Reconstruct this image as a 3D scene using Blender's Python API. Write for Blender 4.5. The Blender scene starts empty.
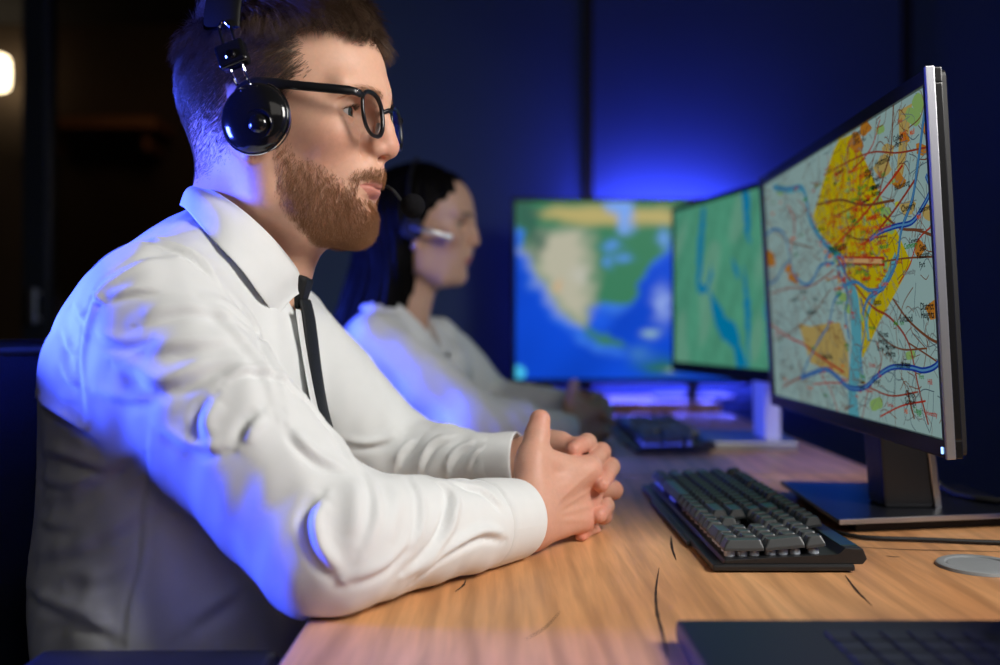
import bpy, bmesh, math, random
import numpy as np
from mathutils import Vector, Matrix

SC = bpy.context.scene
COL = SC.collection
rng = np.random.default_rng(7)
random.seed(7)
F32 = np.float32

# ------------------------------------------------------------------ camera model
FPX = 972.0          # 35 mm lens on a 36 mm wide, 1000 pixel frame
CAM_Z = 0.975
HOR = 324.0
DESK = 0.75


def P(px, py, d):
    """photo pixel at distance d along the view axis -> world point"""
    return np.array([(px - 500.0) / FPX * d, d, CAM_Z + (HOR - py) / FPX * d])


# ------------------------------------------------------------------ scene helpers
def link(o, parent=None):
    COL.objects.link(o)
    if parent is not None:
        o.parent = parent
    return o


def tag(o, label=None, cat=None, group=None, kind=None):
    if label: o['label'] = label
    if cat: o['category'] = cat
    if group: o['group'] = group
    if kind: o['kind'] = kind
    return o


def empty(name, loc=(0, 0, 0), rz=0.0):
    o = bpy.data.objects.new(name, None)
    o.empty_display_size = 0.05
    COL.objects.link(o)
    o.location = loc
    o.rotation_euler = (0, 0, rz)
    return o


def np_mesh(name, V, faces, mats=None, parent=None, smooth=True, midx=None):
    """faces: an (n,3) or (n,4) int array or a list of such arrays"""
    if not isinstance(faces, (list, tuple)):
        faces = [faces]
    me = bpy.data.meshes.new(name)
    V = np.asarray(V, dtype=np.float32)
    me.vertices.add(len(V))
    me.vertices.foreach_set('co', V.ravel())
    loops = np.concatenate([f.ravel() for f in faces]).astype(np.int32)
    tot = np.concatenate([np.full(len(f), f.shape[1], np.int32) for f in faces])
    st = np.concatenate([[0], np.cumsum(tot)[:-1]]).astype(np.int32)
    me.loops.add(len(loops))
    me.loops.foreach_set('vertex_index', loops)
    me.polygons.add(len(tot))
    me.polygons.foreach_set('loop_start', st)
    me.polygons.foreach_set('loop_total', tot)
    if midx is not None:
        me.polygons.foreach_set('material_index', np.asarray(midx, np.int32))
    me.update(calc_edges=True)
    me.validate()
    if smooth:
        me.polygons.foreach_set('use_smooth', np.ones(len(me.polygons), bool))
    for m in (mats if isinstance(mats, (list, tuple)) else [mats]):
        if m: me.materials.append(m)
    o = bpy.data.objects.new(name, me)
    return link(o, parent)


def set_color(o, name, rgb):
    a = o.data.color_attributes.new(name, 'FLOAT_COLOR', 'POINT')
    rgba = np.ones((len(o.data.vertices), 4), np.float32)
    rgba[:, :3] = rgb
    a.data.foreach_set('color', rgba.ravel())


class MB:
    """collects simple solids into ONE mesh"""
    def __init__(s):
        s.bm = bmesh.new()

    def box(s, lo, hi, bev=0.0, seg=2, mat=0, M=None):
        lo = Vector(lo); hi = Vector(hi)
        r = bmesh.ops.create_cube(s.bm, size=1.0)
        vs = r['verts']
        c = (lo + hi) / 2; d = hi - lo
        for v in vs:
            v.co = Vector((v.co.x * d.x, v.co.y * d.y, v.co.z * d.z)) + c
        fs = list({f for v in vs for f in v.link_faces})
        for f in fs: f.material_index = mat
        if bev > 0:
            es = list({e for v in vs for e in v.link_edges})
            rr = bmesh.ops.bevel(s.bm, geom=es, offset=bev, segments=seg, profile=0.6, affect='EDGES')
            vs = list({v for f in rr['faces'] for v in f.verts} | {v for v in vs if v.is_valid})
            for f in rr['faces']: f.material_index = mat
        if M is not None:
            for v in vs: v.co = M @ v.co
        return vs

    def prism(s, pts, h0, h1, axis=2, bev=0.0, mat=0, M=None):
        """closed polygon pts (2D) extruded from h0 to h1 along axis"""
        def mk(p, h):
            if axis == 2: return Vector((p[0], p[1], h))
            if axis == 1: return Vector((p[0], h, p[1]))
            return Vector((h, p[0], p[1]))
        a = [s.bm.verts.new(mk(p, h0)) for p in pts]
        b = [s.bm.verts.new(mk(p, h1)) for p in pts]
        n = len(pts); fs = []
        fs.append(s.bm.faces.new(a[::-1])); fs.append(s.bm.faces.new(b))
        for i in range(n):
            fs.append(s.bm.faces.new((a[i], a[(i + 1) % n], b[(i + 1) % n], b[i])))
        for f in fs: f.material_index = mat
        vs = a + b
        if bev > 0:
            es = list({e for v in vs for e in v.link_edges})
            rr = bmesh.ops.bevel(s.bm, geom=es, offset=bev, segments=2, profile=0.6, affect='EDGES')
            for f in rr['faces']: f.material_index = mat
            vs = list({v for f in rr['faces'] for v in f.verts} | {v for v in vs if v.is_valid})
        bmesh.ops.recalc_face_normals(s.bm, faces=[f for f in {f for v in vs for f in v.link_faces}])
        if M is not None:
            for v in vs: v.co = M @ v.co
        return vs

    def tube(s, pts, r, n=10, closed=False, mat=0, cap=True, flat=None, up=(0, 0, 1)):
        """round tube along pts; r float or list; flat=(a,b) makes an a x b elliptic section"""
        pts = [Vector(p) for p in pts]
        m = len(pts)
        rs = r if isinstance(r, (list, tuple)) else [r] * m
        rings = []
        up = Vector(up)
        prev = None
        for i, p in enumerate(pts):
            if closed:
                t = (pts[(i + 1) % m] - pts[i - 1]).normalized()
            else:
                t = (pts[min(i + 1, m - 1)] - pts[max(i - 1, 0)]).normalized()
            if prev is None:
                x = up.cross(t)
                if x.length < 1e-4: x = Vector((1, 0, 0)).cross(t)
            else:
                x = prev - t * prev.dot(t)
            x.normalize(); prev = x
            y = t.cross(x)
            fa, fb = flat if flat else (1, 1)
            rings.append([s.bm.verts.new(p + (x * math.cos(2 * math.pi * k / n) * fa + y * math.sin(2 * math.pi * k / n) * fb) * rs[i]) for k in range(n)])
        rng_ = range(m) if closed else range(m - 1)
        for i in rng_:
            a, b = rings[i], rings[(i + 1) % m]
            for k in range(n):
                f = s.bm.faces.new((a[k], a[(k + 1) % n], b[(k + 1) % n], b[k]))
                f.material_index = mat; f.smooth = True
        if cap and not closed:
            f = s.bm.faces.new(rings[0][::-1]); f.material_index = mat
            f = s.bm.faces.new(rings[-1]); f.material_index = mat
        return rings

    def lathe(s, prof, n=48, M=None, mat=0, close=False):
        """profile [(r,h)] revolved about z, then moved by M"""
        rings = []
        for (r, h) in prof:
            if r < 1e-6:
                rings.append([s.bm.verts.new((0, 0, h))])
            else:
                rings.append([s.bm.verts.new((r * math.cos(2 * math.pi * k / n), r * math.sin(2 * math.pi * k / n), h)) for k in range(n)])
        L = len(rings)
        for i in range(L if close else L - 1):
            a, b = rings[i], rings[(i + 1) % L]
            for k in range(n):
                k2 = (k + 1) % n
                if len(a) == 1 and len(b) == 1: continue
                if len(a) == 1: f = s.bm.faces.new((a[0], b[k2], b[k]))
                elif len(b) == 1: f = s.bm.faces.new((a[k], a[k2], b[0]))
                else: f = s.bm.faces.new((a[k], a[k2], b[k2], b[k]))
                f.material_index = mat; f.smooth = True
        if M is not None:
            for r in rings:
                for v in r: v.co = M @ v.co

    def build(s, name, mats, parent=None, smooth=None, recalc=True):
        if recalc:
            bmesh.ops.recalc_face_normals(s.bm, faces=s.bm.faces[:])
        me = bpy.data.meshes.new(name)
        s.bm.to_mesh(me); s.bm.free()
        for m in (mats if isinstance(mats, (list, tuple)) else [mats]):
            me.materials.append(m)
        if smooth is not None:
            me.polygons.foreach_set('use_smooth', np.full(len(me.polygons), smooth, bool))
            if smooth: me.set_sharp_from_angle(angle=math.radians(40))
        o = bpy.data.objects.new(name, me)
        return link(o, parent)


def spline(pts, n):
    """Catmull-Rom through pts, n samples"""
    p = np.asarray(pts, float)
    m = len(p)
    q = np.vstack([2 * p[0] - p[1], p, 2 * p[-1] - p[-2]])
    out = []
    for t in np.linspace(0, m - 1 - 1e-9, n):
        i = int(t); x = t - i
        a, b, c, d = q[i], q[i + 1], q[i + 2], q[i + 3]
        out.append(0.5 * (2 * b + (c - a) * x + (2 * a - 5 * b + 4 * c - d) * x * x + (3 * b - a - 3 * c + d) * x ** 3))
    return np.array(out)


# ------------------------------------------------------------------ materials
def mat(name, col=(.8, .8, .8), rough=.5, metal=0., spec=.5, **kw):
    m = bpy.data.materials.new(name); m.use_nodes = True
    b = m.node_tree.nodes['Principled BSDF']
    b.inputs['Base Color'].default_value = (*col, 1)
    b.inputs['Roughness'].default_value = rough
    b.inputs['Metallic'].default_value = metal
    b.inputs['Specular IOR Level'].default_value = spec
    for k, v in kw.items():
        b.inputs[k].default_value = v
    return m


def NT(m):
    nt = m.node_tree
    return nt, nt.nodes, nt.links, nt.nodes['Principled BSDF']


def node(nt, t, **kw):
    n = nt.nodes.new(t)
    for k, v in kw.items(): setattr(n, k, v)
    return n


def add_noise(m, scale=40., amount=.15, bump=0., detail=3., stretch=(1, 1, 1), bscale=None, coords='Object', dist=.002):
    """colour variation and bump from noise"""
    nt, N, L, b = NT(m)
    tc = node(nt, 'ShaderNodeTexCoord'); mp = node(nt, 'ShaderNodeMapping')
    mp.inputs['Scale'].default_value = stretch
    L.new(tc.outputs[coords], mp.inputs[0])
    nz = node(nt, 'ShaderNodeTexNoise'); nz.inputs['Scale'].default_value = scale; nz.inputs['Detail'].default_value = detail
    L.new(mp.outputs[0], nz.inputs['Vector'])
    c = b.inputs['Base Color'].default_value[:]
    if amount:
        mx = node(nt, 'ShaderNodeMix', data_type='RGBA')
        mx.inputs[6].default_value = (*[x * (1 - amount) for x in c[:3]], 1)
        mx.inputs[7].default_value = (*[min(1, x * (1 + amount)) for x in c[:3]], 1)
        L.new(nz.outputs['Fac'], mx.inputs[0]); L.new(mx.outputs[2], b.inputs['Base Color'])
    if bump:
        nb = nz
        if bscale:
            nb = node(nt, 'ShaderNodeTexNoise'); nb.inputs['Scale'].default_value = bscale; nb.inputs['Detail'].default_value = detail
            L.new(mp.outputs[0], nb.inputs['Vector'])
        bp = node(nt, 'ShaderNodeBump'); bp.inputs['Strength'].default_value = bump; bp.inputs['Distance'].default_value = dist
        L.new(nb.outputs['Fac'], bp.inputs['Height']); L.new(bp.outputs[0], b.inputs['Normal'])
    return m


def attr_color(m, name, noise=0.0, scale=200.):
    nt, N, L, b = NT(m)
    a = node(nt, 'ShaderNodeAttribute', attribute_name=name)
    if noise:
        tc = node(nt, 'ShaderNodeTexCoord'); nz = node(nt, 'ShaderNodeTexNoise'); nz.inputs['Scale'].default_value = scale; nz.inputs['Detail'].default_value = 4
        L.new(tc.outputs['Object'], nz.inputs['Vector'])
        mr = node(nt, 'ShaderNodeMapRange'); mr.inputs[3].default_value = 1 - noise; mr.inputs[4].default_value = 1 + noise
        L.new(nz.outputs['Fac'], mr.inputs[0])
        mx = node(nt, 'ShaderNodeMix', data_type='RGBA', blend_type='MULTIPLY'); mx.inputs[0].default_value = 1
        L.new(a.outputs['Color'], mx.inputs[6]); L.new(mr.outputs[0], mx.inputs[7])
        L.new(mx.outputs[2], b.inputs['Base Color'])
    else:
        L.new(a.outputs['Color'], b.inputs['Base Color'])
    return m


def emis(name, col, strength):
    m = bpy.data.materials.new(name); m.use_nodes = True
    nt = m.node_tree; nt.nodes.clear()
    e = nt.nodes.new('ShaderNodeEmission'); e.inputs[0].default_value = (*col, 1); e.inputs[1].default_value = strength
    o = nt.nodes.new('ShaderNodeOutputMaterial'); nt.links.new(e.outputs[0], o.inputs[0])
    return m


# ------------------------------------------------------------------ implicit surfaces
def A3(*v):
    return np.array(v, dtype=F32)


def ell(p, c, r):
    q = p - A3(*c); r = A3(*r)
    k0 = np.sqrt(((q / r) ** 2).sum(1)); k1 = np.sqrt(((q / (r * r)) ** 2).sum(1)) + 1e-9
    return k0 * (k0 - 1) / k1


def cone(p, a, b, r1, r2):
    a = np.asarray(a, F32); b = np.asarray(b, F32)
    ba = b - a; pa = p - a
    t = np.clip((pa @ ba) / float(ba @ ba), 0, 1)
    d = pa - t[:, None] * ba
    return np.sqrt((d * d).sum(1)) - (r1 + (r2 - r1) * t).astype(F32)


def chain(p, pts, rs, k=0.0):
    d = None
    for i in range(len(pts) - 1):
        e = cone(p, pts[i], pts[i + 1], rs[i], rs[i + 1])
        d = e if d is None else (smin(d, e, k) if k else np.minimum(d, e))
    return d


def smin(a, b, k):
    h = np.maximum(k - np.abs(a - b), 0) / k
    return np.minimum(a, b) - h * h * (k * .25)


def smax(a, b, k):
    return -smin(-a, -b, k)


def mesh_sdf(fn, lo, hi, h, newton=2, B=8):
    """sparse surface nets of fn<0 over the box lo..hi at cell size h"""
    lo = np.asarray(lo, float); hi = np.asarray(hi, float)
    nb = np.ceil((hi - lo) / (h * B)).astype(int)
    bi = np.stack(np.meshgrid(*[np.arange(n) for n in nb], indexing='ij'), -1).reshape(-1, 3)
    cen = (lo + (bi + .5) * B * h).astype(F32)
    val = np.concatenate([fn(cen[i:i + 200000]) for i in range(0, len(cen), 200000)])
    bi = bi[np.abs(val) < B * h * 1.25]
    cg = np.stack(np.meshgrid(*[np.arange(B + 1)] * 3, indexing='ij'), -1).reshape(-1, 3)
    n = nb * B + 2
    key = lambda c: (c[..., 0] * n[1] + c[..., 1]) * n[2] + c[..., 2]
    Vid, Vpos, edges = [], [], []
    offs = np.array([[i, j, k] for i in (0, 1) for j in (0, 1) for k in (0, 1)])
    for s0 in range(0, len(bi), 400):
        blk = bi[s0:s0 + 400]
        g = (blk[:, None, :] * B + cg[None]).reshape(-1, 3)
        f = fn((lo + g * h).astype(F32)).reshape(len(blk), B + 1, B + 1, B + 1)
        neg = f < 0
        # cells
        cs = [neg[:, o[0]:o[0] + B, o[1]:o[1] + B, o[2]:o[2] + B] for o in offs]
        cnt = sum(c.astype(np.int8) for c in cs)
        act = np.argwhere((cnt > 0) & (cnt < 8))
        if len(act) == 0: continue
        fv = np.stack([f[act[:, 0], act[:, 1] + o[0], act[:, 2] + o[1], act[:, 3] + o[2]] for o in offs], 1)
        acc = np.zeros((len(act), 3)); m = np.zeros(len(act))
        for a in range(8):
            for b in range(a + 1, 8):
                if np.abs(offs[a] - offs[b]).sum() != 1: continue
                x = (fv[:, a] < 0) != (fv[:, b] < 0)
                t = np.where(x, fv[:, a] / np.where(x, fv[:, a] - fv[:, b], 1), 0)
                pt = offs[a] + t[:, None] * (offs[b] - offs[a])
                acc += np.where(x[:, None], pt, 0); m += x
        cell = blk[act[:, 0]] * B + act[:, 1:]
        Vid.append(key(cell)); Vpos.append(lo + (cell + acc / m[:, None]) * h)
        for ax in range(3):
            sl = [slice(None), slice(0, B), slice(0, B), slice(0, B)]
            s2 = list(sl); s2[ax + 1] = slice(1, B + 1)
            A_, B_ = neg[tuple(sl)], neg[tuple(s2)]
            e = np.argwhere(A_ != B_)
            if len(e):
                edges.append(np.column_stack([blk[e[:, 0]] * B + e[:, 1:], np.full(len(e), ax), A_[tuple(e.T)]]))
    Vid = np.concatenate(Vid); Vpos = np.concatenate(Vpos)
    od = np.argsort(Vid); Vid = Vid[od]; Vpos = Vpos[od]
    E = np.concatenate(edges)
    quads = []
    for ax in range(3):
        e = E[E[:, 3] == ax]
        u, v = (ax + 1) % 3, (ax + 2) % 3
        cs = []
        for du, dv in ((-1, -1), (0, -1), (0, 0), (-1, 0)):
            c = e[:, :3].copy(); c[:, u] += du; c[:, v] += dv
            k = key(c); i = np.searchsorted(Vid, k); i = np.clip(i, 0, len(Vid) - 1)
            cs.append(np.where(Vid[i] == k, i, -1))
        q = np.stack(cs, 1); ok = (q >= 0).all(1)
        q = q[ok]; fl = e[ok, 4] == 0
        q[fl] = q[fl][:, ::-1]
        quads.append(q)
    Q = np.concatenate(quads)
    V = Vpos.astype(F32)
    for _ in range(newton):
        f0, g = grad(fn, V, h * .5)
        st = f0 / np.maximum((g * g).sum(1), .05)
        V = V - np.clip(st, -h, h)[:, None] * g
    return V, Q


def grad(fn, V, e):
    V = V.astype(F32)
    out = np.zeros_like(V); f0 = np.zeros(len(V), F32)
    for s in range(0, len(V), 150000):
        v = V[s:s + 150000]
        f0[s:s + 150000] = fn(v)
        for a in range(3):
            d = np.zeros(3, F32); d[a] = e
            out[s:s + 150000, a] = (fn(v + d) - fn(v - d)) / (2 * e)
    return f0, out


def normals(fn, V, e=.002):
    g = grad(fn, V, e)[1]
    return g / np.maximum(np.linalg.norm(g, axis=1, keepdims=True), 1e-6)


def trace(fn, px, py, d0=.45, d1=3.0):
    """where the ray through a photo pixel first meets the surface fn = 0"""
    o = np.array([0, 0, CAM_Z]); dr = np.array([(px - 500) / FPX, 1, (HOR - py) / FPX]); L = np.linalg.norm(dr); dr = dr / L
    t = d0
    for _ in range(160):
        v = float(fn((o + dr * t)[None].astype(F32))[0])
        if v < .0004: return o + dr * t
        t += max(v * .7, .0003)
        if t > d1: return None
    return o + dr * t


def in_poly(pt, poly):
    x, y = pt[:, 0], pt[:, 1]; poly = np.asarray(poly)
    r = np.zeros(len(pt), bool)
    for i in range(len(poly)):
        a, b = poly[i], poly[i - 1]
        c = (a[1] > y) != (b[1] > y)
        with np.errstate(divide='ignore', invalid='ignore'):
            r ^= c & (x < (b[0] - a[0]) * (y - a[1]) / (b[1] - a[1]) + a[0])
    return r


def poly_dist(pt, poly, closed=True):
    poly = np.asarray(poly, float); d = np.full(len(pt), 1e9)
    n = len(poly)
    for i in range(n if closed else n - 1):
        a, b = poly[i], poly[(i + 1) % n]
        ba = b - a; t = np.clip(((pt - a) @ ba) / (ba @ ba), 0, 1)
        d = np.minimum(d, np.linalg.norm(pt - a - t[:, None] * ba, axis=1))
    return d


def vnoise(p, seed=0):
    """smooth pseudo noise -1..1 from a few rotated sines"""
    r = np.random.default_rng(seed); o = np.zeros(len(p))
    for i in range(6):
        k = r.normal(size=3); k /= np.linalg.norm(k); o += np.sin(p @ k * (1 + .35 * i) + r.uniform(0, 6.28))
    return o / 3.2


def sample_surface(V, Q, n):
    """n random points on a quad mesh -> points, quad index"""
    a, b, c, d = (V[Q[:, i]] for i in range(4))
    ar = np.linalg.norm(np.cross(c - a, d - b), axis=1)
    i = rng.choice(len(Q), n, p=ar / ar.sum())
    u, v = rng.random((2, n, 1))
    return a[i] * (1 - u) * (1 - v) + b[i] * u * (1 - v) + c[i] * u * v + d[i] * (1 - u) * v


def strands(name, root, ctrl, width, matl, parent, segs=4, sides=3):
    """tapered hairs; ctrl(t, idx) -> positions for parameter t"""
    n = len(root); rings = []
    ts = np.linspace(0, 1, segs + 1)
    pos = [ctrl(t) for t in ts]
    w = np.broadcast_to(np.asarray(width, float), (n,))
    V = np.zeros((n, segs + 1, sides, 3), F32)
    for k in range(segs + 1):
        tg = pos[min(k + 1, segs)] - pos[max(k - 1, 0)]
        tg /= np.maximum(np.linalg.norm(tg, axis=1, keepdims=True), 1e-9)
        x = np.cross(tg, np.array([.3, .5, .81])); x /= np.maximum(np.linalg.norm(x, axis=1, keepdims=True), 1e-9)
        y = np.cross(tg, x)
        taper = 1 - .8 * ts[k] ** 2
        for j in range(sides):
            an = 2 * math.pi * j / sides
            V[:, k, j] = pos[k] + (x * math.cos(an) + y * math.sin(an)) * (w * taper)[:, None]
    base = (np.arange(n) * (segs + 1) * sides)[:, None, None]
    k = np.arange(segs)[None, :, None]; j = np.arange(sides)[None, None, :]
    a = base + k * sides + j; b = base + k * sides + (j + 1) % sides
    Q = np.stack([a, b, b + sides, a + sides], -1).reshape(-1, 4)
    return np_mesh(name, V.reshape(-1, 3), Q, matl, parent)


def fold(V, Nn, line, amp, w, kind='crease'):
    """displacement for a fold along a 3D polyline lying on the surface"""
    line = np.asarray(line); best = np.full(len(V), 1e9); sx = np.zeros(len(V)); end = np.ones(len(V))
    lo = line.min(0) - 4 * w; hi = line.max(0) + 4 * w
    idx = np.where(((V > lo) & (V < hi)).all(1))[0]
    if len(idx) == 0: return np.zeros(len(V))
    v = V[idx]; nn = Nn[idx]
    bd = np.full(len(v), 1e9); bs = np.zeros(len(v)); bt = np.zeros(len(v))
    m = len(line) - 1
    for i in range(m):
        a, b = line[i], line[i + 1]; ba = b - a
        t = np.clip(((v - a) @ ba) / (ba @ ba), 0, 1)
        q = v - a - t[:, None] * ba; d = np.linalg.norm(q, axis=1)
        s = np.sign((np.cross(nn, ba) * q).sum(1))
        u = d < bd
        bd[u] = d[u]; bs[u] = (s * d)[u]; bt[u] = ((i + t) / m)[u]
    env = np.clip(np.sin(np.pi * np.clip(bt, .02, .98)), 0, 1) ** .6
    if kind == 'crease':
        pr = np.exp(-((bs - .7 * w) / w) ** 2) - .9 * np.exp(-((bs + .5 * w) / (.8 * w)) ** 2)
    elif kind == 'ridge':
        pr = np.exp(-(bd / w) ** 2)
    else:
        pr = -np.exp(-(bd / w) ** 2)
    out = np.zeros(len(V)); out[idx] = amp * env * pr
    return out
# ------------------------------------------------------------------ people: heads
class Frame:
    """local head frame: f forward, s to the far side, u up"""
    def __init__(s, o, yaw_deg, scale=1.0, pitch=0.0):
        a = math.radians(yaw_deg); b = math.radians(pitch)
        s.o = np.array(o, float); s.k = scale
        f = np.array([math.cos(a), -math.sin(a), 0]); n = np.array([math.sin(a), math.cos(a), 0]); u = np.array([0, 0, 1.0])
        f2 = f * math.cos(b) + u * math.sin(b); u2 = u * math.cos(b) - f * math.sin(b)
        s.R = np.stack([f2, n, u2])            # rows

    def loc(s, p):
        return ((p - s.o.astype(F32)) @ s.R.T.astype(F32)) / F32(s.k)

    def wor(s, q):
        return np.asarray(q, float) * s.k @ s.R + s.o

    def vec(s, q):
        return np.asarray(q, float) @ s.R


def head_field(q, male=True):
    q = q.astype(F32)
    m = q.copy(); m[:, 1] = np.abs(m[:, 1])           # mirrored
    d = ell(q, (-.004, 0, .050), (.094, .074, .090))
    d = smin(d, ell(q, (.026, 0, .060), (.0805, .063, .068)), .03)
    d = smin(d, ell(q, (.036, 0, -.010), (.060, .0585, .075)), .03)
    # jaw
    jw = .050 if male else .045
    d = smin(d, chain(m, [(.004, .056, -.012), (.012, jw, -.056), (.050, .031, -.079), (.078, .010, -.083 if male else -.079)],
                      [.016, .017, .015, .0125 if male else .011], .01), .030)
    d = smin(d, ell(q, (.046, 0, -.050), (.046, .043, .040)), .02)
    # cheekbones, brow, maxilla
    d = smin(d, ell(m, (.064, .043, .000), (.024, .019, .017)), .022)
    d = smin(d, cone(m, (.0995, .006, .045), (.083, .046, .043), .0105 if male else .0062, .008 if male else .006), .016)
    d = smin(d, ell(q, (.072, 0, -.032), (.0295, .031, .030)), .020)
    # eye sockets
    d = smax(d, -ell(m, (.098, .031, .0215), (.0165, .019, .0115)), .014)
    # nose
    nt = (.1095, 0, -.0055) if male else (.108, 0, -.0065)
    d = smin(d, cone(q, (.1015, 0, .034), (.1085, 0, .010), .0072, .0078), .014)
    d = smin(d, cone(q, (.1085, 0, .010), nt, .0075, .0115), .007)
    d = smin(d, cone(q, nt, (.099, 0, -.0125), .0105, .010), .008)
    d = smin(d, ell(m, (.1005, .0125, -.0105), (.0115, .0068, .0072)), .006)
    d = smax(d, -ell(m, (.1065, .0062, -.0195), (.0075, .0034, .0048)), .004)
    d = smax(d, -ell(m, (.0935, .0205, -.0095), (.004, .0025, .008)), .010)
    # philtrum base, lips
    d = smin(d, ell(q, (.083, 0, -.028), (.0205, .021, .015)), .010)
    mo = [(.0950, 0, -.0405), (.0920, .010, -.0407), (.0855, .0195, -.0430), (.0790, .0255, -.0450)]
    lo = [(.0940, 0, -.0515), (.0910, .010, -.0508), (.0855, .0185, -.0482), (.0790, .0250, -.0455)]
    ku = 1.0 if male else 1.12
    d = smin(d, chain(m, mo, [.0046 * ku, .0044 * ku, .0036, .0022], .003), .006)
    d = smin(d, chain(m, lo, [.0053 * ku, .0051 * ku, .0040, .0022], .003), .006)
    d = smax(d, -ell(q, (.1005, 0, -.0605), (.008, .022, .0055)), .010)
    d = smin(d, ell(q, (.0745, 0, -.0775), (.0165, .020, .0170) if male else (.0150, .015, .0160)), .016)
    # eyelids: a shell over the eyeball, open in a slit
    ec = (.0755, .0315, .0215)
    r = np.sqrt(((m - A3(*ec)) ** 2).sum(1))
    lid = np.abs(r - .0131) - .0012
    e = m - A3(*ec)
    open_ = np.maximum(np.abs(e[:, 2] - .0002 + .10 * (e[:, 1] - .0)) - (.0048 - 28 * (e[:, 1]) ** 2), -e[:, 0])
    lid = smax(lid, -open_, .0018)
    lid = smax(lid, -(e[:, 0] - .000), .002)
    d = smin(d, lid, .0035)
    d = np.maximum(d, -(r - .0121))
    # ears
    c, s_ = math.cos(.42), math.sin(.42)
    mm = m - A3(.009, .0725, -.001)
    e2 = np.stack([mm[:, 0] * c + mm[:, 1] * s_, -mm[:, 0] * s_ + mm[:, 1] * c, mm[:, 2]], 1).astype(F32)
    ear = ell(e2, (-.006, .006, 0), (.0160, .0042, .0235))
    ear = smax(ear, -ell(e2, (-.004, .012, .002), (.0115, .0065, .020)), .004)
    ear = smin(ear, ell(e2, (-.001, .0060, -.0215), (.0075, .0042, .0075)), .006)
    d = smin(d, ear, .006)
    # neck
    if male:
        d = smin(d, cone(q, (-.022, 0, -.020), (-.062, 0, -.190), .054, .062), .028)
        d = smin(d, cone(q, (.010, 0, -.088), (-.022, 0, -.200), .030, .036), .025)
    else:
        d = smin(d, cone(q, (-.026, 0, -.020), (-.050, 0, -.190), .040, .043), .028)
        d = smin(d, cone(q, (.008, 0, -.075), (-.016, 0, -.190), .025, .028), .03)
    return d


def skin_colors(q, base, lip, nose_tint, nails=None):
    m = q.copy(); m[:, 1] = np.abs(m[:, 1])
    c = np.tile(np.array(base, float), (len(q), 1))
    def blend(w, t):
        nonlocal c
        w = np.clip(w, 0, 1)[:, None]; c = c * (1 - w) + np.array(t) * w
    red = np.array(nose_tint)
    blend(.55 * np.exp(-(((m - A3(.112, 0, -.006)) / A3(.02, .018, .014)) ** 2).sum(1)), red)
    blend(.40 * np.exp(-(((m - A3(.070, .048, -.010)) / A3(.03, .025, .022)) ** 2).sum(1)), red)
    blend(.45 * np.exp(-(((m - A3(.0, .08, .012)) / A3(.03, .02, .035)) ** 2).sum(1)), red)
    # lips
    mid = -.0460
    up = (m[:, 2] > mid) & (m[:, 2] < mid + .0085 * (1 - (m[:, 1] / .027) ** 2))
    dn = (m[:, 2] <= mid) & (m[:, 2] > mid - .0100 * (1 - (m[:, 1] / .027) ** 2))
    blend(((up | dn) & (m[:, 0] > .077) & (m[:, 1] < .027)) * .85, lip)
    return c


def make_eye(name, c, R, parent, iris_col, mats, r=.0119):
    """eyeball with iris and pupil; R rows = local frame"""
    b = MB()
    bmesh.ops.create_uvsphere(b.bm, u_segments=48, v_segments=32, radius=r)
    for f in b.bm.faces:
        f.smooth = True
        n = f.calc_center_median().normalized()
        a = math.degrees(math.acos(max(-1, min(1, n.z))))
        f.material_index = 2 if a < 11 else (1 if a < 29 else 0)
    o = b.build(name, mats, parent)
    z = Vector(R[0]); x = Vector(R[1]); y = z.cross(x)
    o.matrix_world = Matrix.Translation(Vector(c)) @ Matrix((x, y, z)).transposed().to_4x4()
    return o


def lip_line(fn, frame, V, N, amp=.0024, w=.0013):
    """the closed mouth: a groove pressed in along the line where the lips meet"""
    a = np.linspace(-.0275, .0275, 41)
    pts = []
    for s_ in a:
        k = abs(s_) / .0275; u = -.0461 + .0010 * k * k - .0006 * math.cos(k * 6)
        f = np.linspace(.12, .06, 240)
        q = np.stack([f, np.full(240, s_), np.full(240, u)], 1)
        d = fn(frame.wor(q).astype(F32)); i = int(np.argmax(d < 0))
        pts.append(frame.wor(np.array([[f[i], s_, u]]))[0])
    return fold(V.astype(float), N, np.array(pts), amp, w, 'valley')
# ------------------------------------------------------------------ the man
HF = Frame((-.2159, .95, 1.15), 12.0)

skin_m = mat('skin', rough=.48, spec=.35)
attr_color(skin_m, 'tint', .07, 260)
nt, N_, L_, b_ = NT(skin_m)
b_.inputs['Subsurface Weight'].default_value = .18
b_.inputs['Subsurface Radius'].default_value = (1.0, .35, .18)
b_.inputs['Subsurface Scale'].default_value = .006
tc = node(nt, 'ShaderNodeTexCoord'); vz = node(nt, 'ShaderNodeTexNoise'); vz.inputs['Scale'].default_value = 420; vz.inputs['Detail'].default_value = 5
L_.new(tc.outputs['Object'], vz.inputs['Vector'])
bp = node(nt, 'ShaderNodeBump'); bp.inputs['Strength'].default_value = .10; bp.inputs['Distance'].default_value = .0012
L_.new(vz.outputs['Fac'], bp.inputs['Height']); L_.new(bp.outputs[0], b_.inputs['Normal'])

hair_m = add_noise(mat('brown_hair', (.125, .076, .047), .42, spec=.45), 300, .5, coords='Object')
beard_m = add_noise(mat('ginger_beard_hair', (.33, .160, .076), .55, spec=.3), 400, .45)
white_m = mat('eye_white', (.58, .53, .49), .2)
iris_m = mat('iris', (.05, .065, .06), .12)
pupil_m = mat('pupil', (.005, .005, .005), .1)


def man_head(p):
    return head_field(HF.loc(p), True)


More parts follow.
